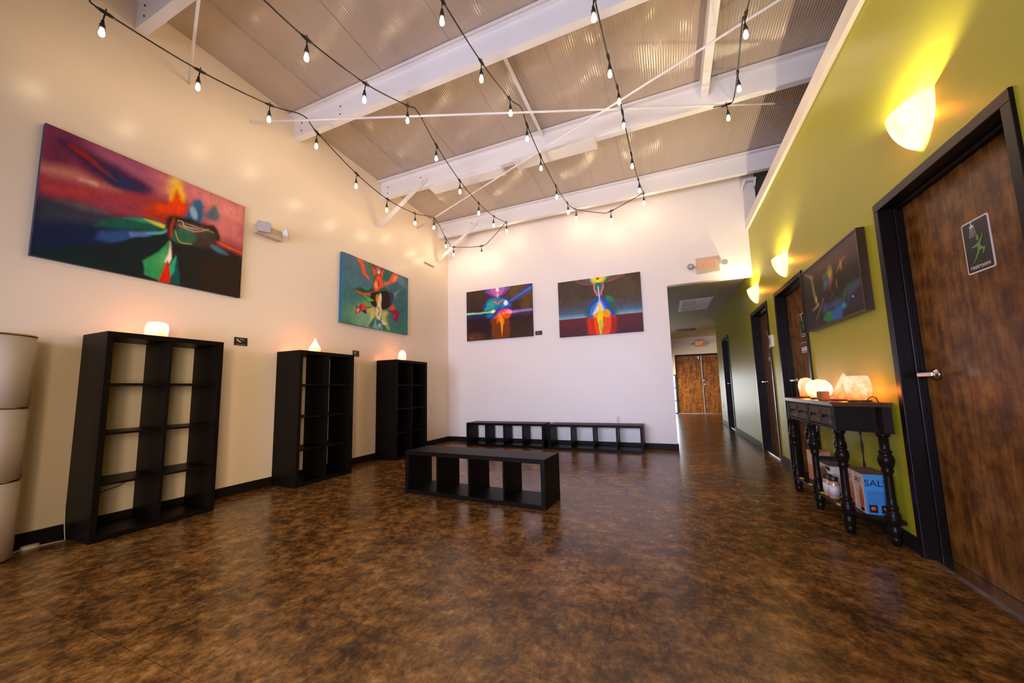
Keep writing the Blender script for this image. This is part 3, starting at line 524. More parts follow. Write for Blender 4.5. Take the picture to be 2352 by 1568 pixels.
def paint(ops,nx,ny,asp,seed=1):
    """A canvas of ny x nx linear colours laid down stroke by stroke; u runs right, v runs down."""
    u,v=np.meshgrid(np.linspace(0,1,nx),np.linspace(0,1,ny))
    wob=.012
    X=(u+wob*(_noise(nx,ny,18,12,seed)-.5))*asp; Y=v+wob*(_noise(nx,ny,18,12,seed+5)-.5)
    img=np.zeros((ny,nx,3))
    def lay(m,col):
        nonlocal img
        img=img*(1-m[...,None])+_h2l(col)*m[...,None]
    def segd(a,b,wa=0,wb=0):
        d=np.array(b)-np.array(a); L=max(float(d@d),1e-9)
        t=np.clip(((X-a[0])*d[0]+(Y-a[1])*d[1])/L,0,1)
        return np.hypot(X-a[0]-t*d[0],Y-a[1]-t*d[1])-(wa+(wb-wa)*t)
    for op in ops:
        k=op[0]
        if k=='v':
            st=op[1]
            t=np.array([s[0] for s in st]); cs=np.array([_h2l(s[1]) for s in st])
            for ch in range(3): img[...,ch]=np.interp(v,t,cs[:,ch])
            continue
        col,al,soft=op[1],op[2],op[3]
        if k=='e':
            cx,cy,rx,ry,ro=op[4:9]; c,s=math.cos(math.radians(ro)),math.sin(math.radians(ro))
            dx,dy=X-cx*asp,Y-cy
            q=np.hypot((dx*c+dy*s)/rx,(-dx*s+dy*c)/ry)
            m=np.clip((1-q)/max(soft,1e-3)+.5,0,1)
        elif k in 'pc':
            pts=[(a*asp,b) for a,b in op[4]]
            if k=='c': pts=_catmull(pts,True)
            ins=np.zeros(X.shape,bool); dm=np.full(X.shape,9.)
            for i in range(len(pts)):
                a,b=pts[i],pts[(i+1)%len(pts)]
                dm=np.minimum(dm,segd(a,b))
                if abs(b[1]-a[1])>1e-12:
                    ins^=((a[1]>Y)!=(b[1]>Y))&(X<(b[0]-a[0])*(Y-a[1])/(b[1]-a[1])+a[0])
            m=np.clip(np.where(ins,dm,-dm)/max(soft,1e-3)+.5,0,1)
        else:
            pts=[(a*asp,b,w) for a,b,w in op[4]]
            if len(pts)>2: pts=[tuple(q) for q in _catmull(pts,False)]
            dm=np.full(X.shape,9.)
            for a,b in zip(pts,pts[1:]): dm=np.minimum(dm,segd(a[:2],b[:2],a[2],b[2]))
            m=np.clip(-dm/max(soft,1e-3)+.5,0,1)
        m=m*m*(3-2*m)*al
        lay(m,col)
    n=.5*_noise(nx,ny,nx/3,ny/5,seed+9)+.5*_noise(nx,ny,nx/9,ny/9,seed+11)
    return np.clip(img*(.8+.4*n)[...,None],0,1)
# ------------------------------------------------------------------ the setting
G=5.3255; B=6.477; W=.145; YN=-2.6; D=14.9; XF=8.6
def roofz(y): return 4.42-.03*(y-2.9)
struct(MB().box(-.1,XF,YN-.1,D+.15,-.06,0).build('floor',M['floor']))
struct(MB().box(-.12,0,YN-.1,B+.12,0,4.62).build('wall_left',M['cream']))
w=MB().box(0,4.146,B,B+.12,0,4.40).box(4.146,G-.001,B,B+.12,2.61,4.40).box(G-.001,5.46,B,B+.12,3.478,4.40)
struct(w.build('wall_back',M['white_wall']))
DOORS=[(1.955,2.985),(4.39,5.42),(5.81,6.84),(9.33,10.36)]
w=MB().box(G,G+W,YN,-2.3,0,3.345).box(G,G+W,-2.3,-.5,0,.2).box(G,G+W,-2.3,-.5,2.2,3.345); y=-.5
for a,b in DOORS:
    w.box(G,G+W,y,a,0,3.345); w.box(G,G+W,a,b,2.083,3.345); y=b
w.box(G,G+W,y,11.45,0,3.345)
struct(w.build('wall_right',M['green']))
# cap on the green wall: a thin bead under a board
struct(MB().box(G-.022,G+W+.03,YN,B-.001,3.345,3.477).box(G-.034,G+.0,YN,B-.001,3.312,3.345).build('trim_1',M['trim'],bevel=.004))
# roof
r=MB(); ys=[YN-.1,9.3]
r.add([(-.12,ys[0],roofz(ys[0])),(XF+.1,ys[0],roofz(ys[0])),(XF+.1,ys[1],roofz(ys[1])),(-.12,ys[1],roofz(ys[1])),
       (-.12,ys[0],roofz(ys[0])+.08),(XF+.1,ys[0],roofz(ys[0])+.08),(XF+.1,ys[1],roofz(ys[1])+.08),(-.12,ys[1],roofz(ys[1])+.08)],
      [(3,2,1,0),(4,5,6,7),(0,1,5,4),(1,2,6,5),(2,3,7,6),(3,0,4,7)])
struct(r.build('ceiling',M['roof']))
# loft shell beyond the green wall and over the hall
struct(MB().box(G+W,XF,YN,9.2,3.24,3.30).build('floor_loft',M['loft']))
struct(MB().box(XF,XF+.1,YN-.1,9.3,0,4.62).build('wall_loft',M['loft']))
struct(MB().box(-.12,XF,9.2,9.3,2.85,4.45).build('wall_attic',M['loft']))
# rear wall behind the camera with a wide daylight window
wy=YN
w=MB().box(-.12,1.0,wy-.1,wy,0,4.62).box(4.4,XF,wy-.1,wy,0,4.62).box(1.0,4.4,wy-.1,wy,0,.25).box(1.0,4.4,wy-.1,wy,2.2,4.62)
struct(w.build('wall_rear',M['cream']))
wf=MB()
for x in (1.0,2.11,3.23,4.34): wf.box(x,x+.06,wy-.09,wy-.01,.25,2.2)
wf.box(1.0,4.4,wy-.09,wy-.01,.25,.31).box(1.0,4.4,wy-.09,wy-.01,2.14,2.2)
o=struct(wf.build('window_1',M['trim']))
MB().box(1.06,4.34,wy-.055,wy-.05,.31,2.14).build('glass',M['glass'],o)
wf=MB()  # unseen side window, added as an opening for the left wall fill
for y in (-2.3,-1.43,-.56): wf.box(G+.03,G+.11,y,y+.06,.2,2.2)
wf.box(G+.03,G+.11,-2.3,-.5,.2,.26).box(G+.03,G+.11,-2.3,-.5,2.14,2.2)
o=struct(wf.build('window_added',M['frame']))
MB().box(G+.065,G+.07,-2.25,-.55,.25,2.15).build('glass',M['glass'],o)
# hall: walls, dropped ceiling, lobby
struct(MB().box(2.2,6.7,B+.12,D,2.725,2.775).build('ceiling_hall',M['ctile']))
struct(MB().box(G+W,6.6,11.35,11.45,0,2.72).build('wall_lobby',M['beige']))
w=MB().box(2.1,2.2,B+.12,13.5,0,2.8).box(2.1,2.2,14.75,D,0,2.8).box(2.1,2.2,13.5,14.75,1.55,2.8).box(2.1,2.2,13.5,14.75,0,.06)
struct(w.build('wall_hall',M['beige']))
struct(MB().box(6.6,6.7,11.35,D+.1,0,2.8).build('wall_east',M['beige']))
SL,SR=3.35,4.335   # sidelight in the far wall
w=MB().box(2.1,SL,D,D+.12,0,2.8).box(SL,SR,D,D+.12,1.40,2.8).box(SR,6.7,D,D+.12,2.10,2.8).box(6.14,6.7,D,D+.12,0,2.10)
struct(w.build('wall_far',M['white_wall']))
f=MB()
for x in (SL,SR-.035): f.box(x,x+.035,D+.01,D+.10,0,1.40)
for z in (0,.44,.90,1.365): f.box(SL,SR,D+.02,D+.09,z,z+.03)
o=struct(f.build('window_2',M['frame']))
MB().box(SL+.02,SR-.02,D+.05,D+.055,.02,1.38).build('glass',M['glass'],o)
f=MB()
for y in (13.5,14.1,14.69): f.box(2.11,2.19,y,y+.06,.06,1.55)
f.box(2.11,2.19,13.5,14.75,.06,.12).box(2.11,2.19,13.5,14.75,1.49,1.55)
o=struct(f.build('window_3',M['frame']))
MB().box(2.145,2.15,13.55,14.70,.1,1.5).build('glass',M['glass'],o)
# baseboards
struct(MB().box(0,.011,YN,B,0,.093).build('baseboard_left',M['base'],bevel=.003))
struct(MB().box(.011,4.146,B-.011,B,0,.093).box(4.146,4.157,B-.011,B+.12,0,.093).build('baseboard_back',M['base'],bevel=.003))
b=MB(); y=YN
for p,q in DOORS+[(11.45,0)]:
    if p>y+.03: b.box(G-.011,G,y,p-.001,0,.093)
    y=q+.001
struct(b.build('baseboard_right',M['base'],bevel=.003))
# roof purlins: Z sections, top flange toward the camera, bottom flange away
def purlin(y,x1=XF):
    zt=roofz(y)-.004; zb=zt-.275
    m=MB().prism([(y-.075,zt),(y+.004,zt),(y+.004,zb+.004),(y+.075,zb+.004),(y+.075,zb+.022),(y+.079,zb+.022),(y+.079,zb),(y,zb),(y,zt-.018),(y-.071,zt-.018),(y-.071,zt-.032),(y-.075,zt-.032)],0.002,x1,ax='x')
    o=struct(m.build('ceiling_beam',M['steel'],bevel=.003))
    if y>1:
        for x in (.14,.78):
            for z in (zb+.06,zb+.16): MB().lathe([(.006,0),(.009,-.002),(.009,-.006)],(x,y,z),6,'y').build('bolt',M['iron'],o)
    return o
for y in (-1.6,-.1,1.42,2.93,4.47,6.10): purlin(y)
# hat channels running along the slope under the insulation, and thin straps
for x,y0,y1,wd,h in ((2.735,2.95,4.46,.05,.05),(4.62,2.95,4.52,.10,.16),(4.62,-2.5,2.92,.10,.16)):
    zb=[roofz(y)-.006 for y in (y0,y1)]
    m=MB().bar((x,y0,zb[0]-h/2),(x,y1,zb[1]-h/2),wd*.35,h).bar((x+wd*.3,y0,zb[0]-h+.004),(x+wd*.3,y1,zb[1]-h+.004),wd*.6,.006)
    struct(m.build('ceiling_beam',M['steel']))
st=MB()
for x in (.56,1.45,2.3,3.15,3.62,4.05,5.05):
    st.bar((x,YN,roofz(YN)-.003),(x,6.4,roofz(6.4)-.003),.012,.004)
struct(st.build('trim_2',M['roof']))
struct(MB().prism([(5.30,4.06),(5.46,4.06),(5.44,3.93),(5.425,3.93),(5.435,4.04),(5.33,4.04),(5.28,3.93),(5.265,3.93)],6.33,6.40,ax='y').build('trim_3',M['steel']))
# ------------------------------------------------------------------ doors in the green wall
def lever(parent,y,z,x,sgn=-1):
    h=MB().lathe([(.033,0),(.034,-.008),(.024,-.016),(.012,-.020),(.012,-.062)],(x,y,z),20,'x')
    h.box(x-.078,x-.060,min(y-.014*sgn,y+.115*sgn),max(y-.014*sgn,y+.115*sgn),z-.011,z+.011)
    return h.build('handle',M['chrome'],parent,bevel=.003)
def wall_door(i,a,b):
    d=thing('door_%d'%i,(G+.1,(a+b)/2,0),None,None); d['kind']='structure'
    x0,x1=G-.013,G+W-.004
    f=MB().box(x0,x1,a,a+.05,0,2.03).box(x0,x1,b-.05,b,0,2.03).box(x0,x1,a,b,2.03,2.082)
    f.box(G+.055,G+.078,a+.05,a+.066,0,2.03).box(G+.055,G+.078,b-.066,b-.05,0,2.03).box(G+.055,G+.078,a+.066,b-.066,2.014,2.03)
    f.build('frame',M['frame'],d,bevel=.003)
    MB().box(G+.10,G+.141,a+.053,b-.053,.012,2.026).build('panel',M['doorwood'],d,bevel=.002)
    lever(d,b-.15,1.02,G+.10)
    MB().box(G+.02,G+.135,a+.05,b-.05,0,.011).build('threshold',M['chrome'],d)
    return d
for i,(a,b) in enumerate(DOORS): wall_door(i+1,a,b)
# far double doors
for i,(a,b) in enumerate(((4.335,5.188),(5.192,6.12))):
    d=thing('door_%d'%(5+i),((a+b)/2,D+.05,0),None,None); d['kind']='structure'
    MB().box(a+.002,b-.002,D+.03,D+.075,.02,2.05).build('panel',M['doorwood'],d)
    if i==0: MB().box(a,6.14,D-.012,D+.11,2.05,2.10).box(6.12,6.14,D-.012,D+.11,0,2.05).build('frame',M['frame'],d)
    if i==0: MB().box(b-.02,b,D+.018,D+.030,.02,2.05).build('astragal',M['brass'],d); MB().box(b-.11,b-.06,D+.01,D+.03,1.93,2.03).build('closer',M['chrome'],d)
    if i==1:
        MB().lathe([(.036,0),(.036,-.012),(.028,-.03),(.012,-.032)],(a+.055,D+.03,1.17),18,'y').build('deadbolt',M['chrome'],d)
        MB().lathe([(.034,0),(.034,-.012),(.014,-.016),(.012,-.05)],(a+.065,D+.03,1.03),18,'y').box(a+.05,a+.20,D-.03,D-.015,1.02,1.04).build('handle',M['chrome'],d)
    MB().box(a,b,D+.02,D+.085,0,.019).build('threshold',M['chrome'],d)
# ------------------------------------------------------------------ cube shelves
def tall_shelf():
    w,h,d,t,s=.77,1.47,.38,.038,.016
    r=thing('bookshelf',(0,0,0),'x','bookshelf',local=True); m=M['shelf']
    MB().box(0,d,0,w,h-t,h).build('top_panel',m,r,.0015); MB().box(0,d,0,w,0,t).build('bottom_panel',m,r,.0015)
    for y in (0,w-t): MB().box(0,d,y,y+t,t,h-t).build('side_panel',m,r,.0015)
    MB().box(.002,d-.004,w/2-s/2,w/2+s/2,t,h-t).build('divider',m,r)
    ph=(h-2*t-3*s)/4
    for k in range(3):
        z=t+ph*(k+1)+s*k
        for a,b in ((t,w/2-s/2),(w/2+s/2,w-t)): MB().box(.002,d-.004,a,b,z,z+s).build('shelf_board',m,r)
    return r
sh=tall_shelf(); sh.location=(.013,1.291,0)
LBL=['tall black cube bookshelf beside the white floor lamp, cream wall showing through its back',
     'tall black cube bookshelf in the middle of the left wall, under a teardrop salt lamp',
     'tall black cube bookshelf nearest the room corner, under an egg-shaped salt lamp']
SH=[sh]
for y in (2.832,4.419):
    c=copy_tree(sh); c.location=(.013,y,0); SH.append(c)
for o,l in zip(SH,LBL): tag(o,l,'bookshelf','tall black cube shelves along the left wall')
def low_shelf():
    L,h,d,t,s=1.47,.405,.38,.038,.016
    r=thing('cube_bench',(0,0,0),'x','bench',local=True); m=M['shelf']
    MB().box(0,L,0,d,h-t,h).build('top_panel',m,r,.0015); MB().box(0,L,0,d,0,t).build('bottom_panel',m,r,.0015)
    for x in (0,L-t): MB().box(x,x+t,0,d,t,h-t).build('side_panel',m,r,.0015)
    p=(L-2*t-3*s)/4
    for k in range(3):
        x=t+p*(k+1)+s*k; MB().box(x,x+s,.004,d-.002,t,h-t).build('divider',m,r)
    return r
lb=low_shelf(); lb.location=(1.623,3.085,0); lb.rotation_euler=(0,0,-.047)
LB=[lb]
for x,y,a in ((.652,6.035,0.0),(2.203,6.01,0.0)):
    c=copy_tree(lb); c.location=(x,y,0); c.rotation_euler=(0,0,a); LB.append(c)
for o,l in zip(LB,['long low black cube bench standing alone in the middle of the brown floor',
    'long low black cube bench against the back wall, closer to the room corner',
    'long low black cube bench against the back wall, in front of the power outlet']): tag(o,l,'bench','low black four-cube benches')
# ------------------------------------------------------------------ paintings
def painting(key,label,o,ux,uy,w,h,dep,nx,ny,edge,framecol=None,name='painting'):
    """canvas whose top-left corner is o; ux runs right along its face, uy down, the face points along ux x -uy"""
    ux,uy=Vector(ux),Vector(uy); nrm=uy.cross(ux).normalized(); o=Vector(o)
    root=thing(name,tuple(o+ux*(w/2)+uy*h-nrm*dep),label,'painting','abstract paintings on the walls')
    img=paint(CANVAS[key],nx,ny,w/h,seed=sum(map(ord,key)))
    us=np.linspace(0,1,nx); vs=np.linspace(0,1,ny)
    pts=[tuple(o+ux*(w*u)+uy*(h*v)) for v in vs for u in us]
    fs=[(j*nx+i,j*nx+i+1,(j+1)*nx+i+1,(j+1)*nx+i) for j in range(ny-1) for i in range(nx-1)]
    mb=MB().add(pts,fs,0,False)
    c=[o,o+ux*w,o+ux*w+uy*h,o+uy*h]; k=[p-nrm*dep for p in c]
    mb.add([tuple(p) for p in c+k],[(0,1,5,4),(1,2,6,5),(2,3,7,6),(3,0,4,7),(4,5,6,7)],1)
    m=mat('painted canvas '+key,(.5,.5,.5),.5,spec=.18); n=NT(m); a=n.n('ShaderNodeAttribute',attribute_name='paint'); n.base(a.outputs['Color'])
    n.bump(n.noise(n.coords(),90,3),.06,.002)
    e=mat('canvas edge '+key,edge,.5)
    ob=mb.build('canvas',[m,e],root)
    at=ob.data.color_attributes.new('paint','FLOAT_COLOR','POINT')
    arr=np.ones((len(ob.data.vertices),4),np.float32); lum=img.mean(-1,keepdims=True); arr[:nx*ny,:3]=np.clip((lum+(img-lum)*1.05)*1.25,0,1).reshape(-1,3); arr[nx*ny:,:3]=edge
    at.data.foreach_set('color',arr.ravel())
    if framecol:
        t=.012
        fb=MB(); q=[-t,w+t,-t,h+t]
        for u0,u1,v0,v1 in ((-t,0,-t,h+t),(w,w+t,-t,h+t),(0,w,-t,0),(0,w,h,h+t)):
            vs8=[tuple(o+ux*u+uy*v+nrm*z) for z in (-dep,.004) for v in (v0,v1) for u in (u0,u1)]
            fb.add(vs8,[(0,2,3,1),(4,5,7,6),(0,1,5,4),(2,6,7,3),(0,4,6,2),(1,3,7,5)])
        fb.build('frame',framecol,root)
    return root
painting('P1','large crimson, navy and green abstract canvas above the bookshelf beside the floor lamp',(.038,.985,2.99),(0,1,0),(0,0,-1),1.40,.995,.036,230,164,(.02,.015,.06))
painting('P2','teal abstract canvas with an orange flower-like figure, above the two farther bookshelves',(.045,3.69,2.942),(0,1,0),(0,0,-1),1.426,.993,.043,220,153,(.01,.12,.26))
painting('P3','dark abstract canvas with a turquoise and pink burst, on the back wall nearer the corner',(.454,B-.037,2.954),(1,0,0),(0,0,-1),1.394,.996,.035,200,143,(.03,.02,.016))
painting('P4','abstract canvas with a blue dome and yellow flame, on the back wall nearer the hall',(2.345,B-.037,2.891),(1,0,0),(0,0,-1),1.407,1.002,.035,200,143,(.03,.02,.016))
M['framewood']=m_wood('dark brown painting frame',[(.3,(.02,.010,.006)),(.7,(.05,.022,.012))],rough=.3)
painting('P5','dark framed abstract canvas with blue and green swirls, above the console table',(G-.044,4.24,2.0),(0,-1,0),(0,0,-1),1.09,.535,.042,200,100,(.02,.012,.008),M['framewood'])
# ------------------------------------------------------------------ strings of bulbs
BPROF=[(.0,-.0),(.008,.0015),(.0135,.007),(.0162,.016),(.0165,.024),(.0145,.036),(.0115,.048),(.0095,.056),(.009,.060)]
def bulb_mesh(mb,p):
    mb.lathe([(r,-.188+h) for r,h in BPROF],p,10)
def strand(label,path,bulbs,droop=0):
    r=thing('string_light',path[0],label,'string light','strings of light bulbs under the roof')
    P=[]
    pts=[Vector(p) for p in path]
    for i in range(len(pts)-1):
        a,b,c,d=pts[max(i-1,0)],pts[i],pts[i+1],pts[min(i+2,len(pts)-1)]
        for k in range(5):
            t=k/5; P.append(.5*((2*b)+(c-a)*t+(2*a-5*b+4*c-d)*t*t+(3*b-a-3*c+d)*t**3)*1.0)
    P.append(pts[-1])
    MB().tube([tuple(p) for p in P],.0058,6).build('cord',M['blackrub'],r)
    for j,i in enumerate(bulbs):
        p=pts[i]; t=(pts[min(i+1,len(pts)-1)]-pts[max(i-1,0)]).normalized()
        s=MB().tube([tuple(p-t*.05),tuple(p-t*.025),tuple(p),tuple(p+t*.025),tuple(p+t*.05)],[.007,.012,.013,.012,.007],8)
        lean=Vector((random.uniform(-.012,.012),random.uniform(-.012,.012),0))
        q=p+lean
        s.tube([tuple(p),tuple(p+lean*.6+Vector((0,0,-.03))),tuple(q+Vector((0,0,-.075)))],.0048,6)
        s.lathe([(.006,-.062),(.0095,-.070),(.0105,-.092),(.0155,-.098),(.0175,-.128),(.0105,-.1285)],q,12)
        s.tube([tuple(p+Vector((0,0,.012))),tuple(p+Vector((.008,0,.024))),tuple(p+Vector((0,0,.034))),tuple(p+Vector((-.008,0,.024))),tuple(p+Vector((0,0,.012)))],.003,5)
        so=s.build('socket',M['black'],r)
        b=MB(); bulb_mesh(b,q); b.build('bulb',M['bulb'],so)
    return r
strand('string of bulbs along the cream left wall, its tail swinging along the back wall corner',
 [(.597,.971,3.703),(.597,1.054,3.688),(.597,1.634,3.73),(.597,2.234,3.864),(.597,2.604,4.012),(.593,2.787,3.934),(.579,3.397,3.774),(.565,3.992,3.722),(.55,4.633,3.8),(.537,5.196,3.955),(.40,5.756,3.85),(.38,5.94,3.80),(.40,6.05,3.775),(.953,6.15,3.73),(1.192,6.12,3.828),(1.497,6.057,4.04)],[1,2,3,5,6,7,8,9,10,12,13])
strand('second string of bulbs from the left wall, hanging straight down the room',
 [(1.758,1.411,3.604),(1.758,1.736,3.62),(1.758,2.331,3.734),(1.758,2.909,3.951),(1.758,3.071,4.012),(1.724,3.497,3.884),(1.674,4.117,3.788),(1.621,4.773,3.788),(1.569,5.428,3.877),(1.517,6.073,4.051)],[1,2,3,5,6,7,8,9])
strand('middle string of bulbs, its end looping along the top of the back wall',
 [(2.798,1.5,3.70),(2.798,1.967,3.683),(2.798,2.564,3.73),(2.798,3.175,3.866),(2.798,3.509,4.012),(2.798,3.694,3.933),(2.799,4.152,3.842),(2.8,4.846,3.803),(2.8,5.494,3.864),(2.801,6.127,4.051),(3.203,6.12,3.893),(3.388,6.08,3.868),(3.897,6.088,4.06)],[1,2,3,5,6,7,8,9,11])
strand('fourth string of bulbs from the left wall, between the middle string and the green wall',
 [(3.766,1.8,3.66),(3.766,2.39,3.69),(3.778,2.987,3.75),(3.794,3.534,3.9),(3.79,3.908,4.012),(3.797,3.98,3.96),(3.83,4.569,3.82),(3.863,5.272,3.86),(3.897,6.08,4.052)],[1,2,3,5,6,7,8])
strand('short string of bulbs nearest the green wall, ending at the long bracing rod',
 [(4.785,2.5,3.74),(4.782,3.078,3.77),(4.772,3.145,3.79),(4.851,3.849,3.91),(4.895,4.379,4.012),(4.825,4.36,3.97),(4.772,4.355,3.972),(4.703,4.357,3.98)],[1,3,5])
# ------------------------------------------------------------------ bracing
def rod(label,a,b,r=.011): return tag(MB().tube([a,b],r,10).build('bracing_rod',M['steel']),label,'rod','white bracing rods under the roof')
rod('long thin white bracing rod crossing the whole room under the purlins',(.001,2.412,4.0),(5.95,4.867,4.0))
rod('thin white bracing rod slanting from near the room corner up over the hall side',(.001,5.43,3.985),(5.9,2.93,3.985))
rod('thin white bracing rod standing out from the left wall above the large painting',(.001,1.831,4.0),(2.2,.886,4.0))
def angle(label,a,b):
    a,b=Vector(a),Vector(b); m=MB().bar(a,b,.075,.006).bar(a+Vector((0,.036,.03)),b+Vector((0,.036,.03)),.006,.06)
    return tag(m.build('flange_brace',M['steel']),label,'brace','white angle braces at the left wall')
angle('white angle brace slanting from the left wall to the second purlin from the corner',(.04,4.415,3.60),(.90,4.415,4.16))
angle('white angle brace slanting from the left wall to the purlin by the back wall',(.04,6.045,3.545),(.90,6.045,4.14))
tag(MB().box(.0,.03,5.64,5.94,3.398,3.412).build('wall_ledge',M['greyplastic']),'small thin ledge strip on the left wall beside the corner brace','strip')
def tube_fix(label,x0,x1,y0,y1,z):
    r=thing('light_fixture',((x0+x1)/2,(y0+y1)/2,z),label,'light fixture','white unlit fixtures under the purlin')
    MB().prism([(y0,z),(y1,z),(y1-.02,z+.05),(y0+.02,z+.05)],x0,x1,ax='x').build('housing',M['steel'],r,bevel=.003)
    MB().box(x0-.006,x0,y0-.003,y1+.003,z-.002,z+.054).build('end_cap',M['whiteplastic'],r)
    MB().box(x1,x1+.006,y0-.003,y1+.003,z-.002,z+.054).build('end_cap',M['whiteplastic'],r)
    return r
tube_fix('white flat light fixture under the second purlin, left one',.935,2.12,4.475,4.66,4.045)
tube_fix('white flat light fixture under the second purlin, right one',2.34,3.42,4.40,4.62,4.042)
# ------------------------------------------------------------------ salt lamps
LAMPW=3.2
def glow(block,p,power):
    l=bpy.data.lights.new('lamp_bulb','POINT'); l.energy=power; l.color=(1,.36,.09); l.shadow_soft_size=.03
    o=bpy.data.objects.new('lamp_bulb',l); COL.objects.link(o); o.parent=block; o.location=Vector(p)-ORG.get(block.name,Vector())
def wobble(mb,amp,seed):
    r=random.Random(seed); ph=[r.uniform(0,6) for _ in range(6)]
    c=[sum(p[i] for p in mb.v)/len(mb.v) for i in range(3)]
    out=[]
    for x,y,z in mb.v:
        dx,dy,dz=x-c[0],y-c[1],z-c[2]
        k=1+amp*(math.sin(dx*38+ph[0])*math.sin(dy*31+ph[1])+math.sin(dz*44+ph[2]+dx*20)*.7+.5*math.sin(dy*70+ph[3]+dz*50))
        out.append((c[0]+dx*k,c[1]+dy*k,z))
    mb.v=out; return mb
def salt(name,loc,label,prof,material,n=28,sq=0,base=True,rbase=.06,amp=.05,sc=(1,1),rz=0,group='glowing salt lamps'):
    r=thing(name,loc,label,'salt lamp',group)
    z0=loc[2]
    if base: MB().lathe([(rbase,0),(rbase,.008),(rbase*.94,.013)],loc,24,sc=sc).build('base',M['tabletop'],r)
    mb=MB().lathe([(a,h+(.013 if base else 0)) for a,h in prof],(0,0,0),n,sc=sc)
    if sq:
        v=[]
        for x,y,z in mb.v:
            a=math.atan2(y,x); k=1+sq*(1/max(abs(math.cos(a)),abs(math.sin(a)))-1); v.append((x*k,y*k,z))
        mb.v=v
    wobble(mb,amp,len(label))
    c,s=math.cos(rz),math.sin(rz)
    mb.v=[(loc[0]+x*c-y*s,loc[1]+x*s+y*c,z0+z) for x,y,z in mb.v]
    sb=mb.build('salt_block',material,r)
    glow(sb,(loc[0],loc[1],z0+.07),LAMPW*(1.7 if not base else .9))
    return r
T=1.47
salt('salt_lamp',(.24,1.635,T),'chunky blunt-topped salt lamp on the bookshelf beside the floor lamp',[(.0,0),(.055,.0),(.062,.03),(.064,.08),(.058,.115),(.045,.128),(.0,.134)],M['saltwhite'],sq=.6,base=False,amp=.06,rz=.4)
salt('salt_lamp',(.24,3.14,T),'teardrop salt lamp with a pointed tip on the middle bookshelf',[(.0,0),(.045,.0),(.060,.022),(.064,.045),(.056,.072),(.040,.098),(.024,.126),(.013,.150),(.006,.172),(.0,.182)],M['saltwhite'],base=False,amp=.012)
salt('salt_lamp',(.24,4.735,T),'smooth egg-shaped salt lamp on the bookshelf nearest the corner',[(.0,0),(.045,.0),(.060,.03),(.064,.065),(.060,.105),(.048,.142),(.028,.168),(.0,.180)],M['saltwhite'],base=False,amp=.012)
TT=.857
salt('salt_lamp',(5.195,4.15,TT),'knobbly orange salt lamp with a rounded top, farthest along the console table',[(.0,0),(.048,.0),(.054,.04),(.054,.09),(.050,.13),(.036,.158),(.0,.168)],M['salt'],sq=.4,rbase=.062,amp=.06)
salt('salt_lamp',(5.19,3.83,TT),'broad white-glowing dome salt lamp on the console table',[(.0,0),(.055,.0),(.076,.025),(.087,.055),(.085,.085),(.072,.115),(.046,.138),(.0,.148)],M['saltwhite'],rbase=.06,amp=.012)
cb=MB().box(-.027,.027,-.033,.033,0,.068)
r=thing('salt_cube',(5.100,3.452,TT),'small dark amber salt cube standing in front of the pyramid lamp','salt block','glowing salt lamps')
cb.v=[(5.100+x*.97-y*.24,3.452+x*.24+y*.97,TT+z) for x,y,z in cb.v]
cb.build('salt_block',M['saltamber'],r,bevel=.010,seg=3)
r=thing('salt_lamp',(5.213,3.415,TT),'pyramid salt lamp between the amber cube and the big round lamp','salt lamp','glowing salt lamps')
MB().box(5.143,5.283,3.345,3.485,TT,TT+.014).build('base',M['tabletop'],r,bevel=.003)
p=MB(); q=[(-.062,-.062),(.062,-.062),(.062,.062),(-.062,.062)]; a=.35
q=[(x*math.cos(a)-y*math.sin(a),x*math.sin(a)+y*math.cos(a)) for x,y in q]
p.add([(5.213+x,3.415+y,TT+.014) for x,y in q]+[(5.213+x*.1+.004,3.415+y*.1,TT+.195) for x,y in q],[(3,2,1,0),(4,5,6,7),(0,1,5,4),(1,2,6,5),(2,3,7,6),(3,0,4,7)])
glow(p.build('salt_block',M['salt'],r,bevel=.008,seg=3),(5.213,3.415,TT+.06),LAMPW)
r=salt('salt_lamp',(5.218,3.215,TT),'big round speckled salt bowl lamp nearest the near end of the console table',[(.0,0),(.050,.0),(.061,.025),(.068,.065),(.067,.10),(.062,.135),(.055,.155),(.040,.158),(.0,.150)],M['salt'],rbase=.062,amp=.02)
MB().tube([(5.235,3.155,.868),(5.24,3.142,.885),(5.25,3.125,.893),(5.262,3.112,.885),(5.268,3.104,.860),(5.27,3.10,.858)],.0028,6).build('cord',M['iron'],r)
# ------------------------------------------------------------------ console table
tb=thing('console_table',(5.19,3.79,0),'dark wooden console table with turned legs and four small drawers by the green wall','table')
XB=G-.014
outl=[(XB,3.035),(5.062,3.215),(5.062,4.365),(XB,4.545)]
def inset(k): return [(XB,3.035+k*1.2),(5.062+k,3.215+k*.6),(5.062+k,4.365-k*.6),(XB,4.545-k*1.2)]
mt=MB().prism(outl,.843,.857).prism(inset(.012),.829,.843)
mt.build('tabletop',M['tabletop'],tb,bevel=.004)
ap=MB().prism(inset(.034),.668,.829)
ap.prism(inset(.024),.668,.684).prism(inset(.026),.818,.829)
for x,y in ((5.094,3.262),(5.094,3.79),(5.094,4.318)): ap.box(x-.010,x+.02,y-.030,y+.030,.668,.829)
ap.prism([(5.262,3.064),(5.30,3.044),(5.30,3.12),(5.25,3.14)],.668,.829)
ap.prism([(5.262,4.516),(5.30,4.536),(5.30,4.46),(5.25,4.44)],.668,.829)
ap.build('apron',M['casewood'],tb,bevel=.002)
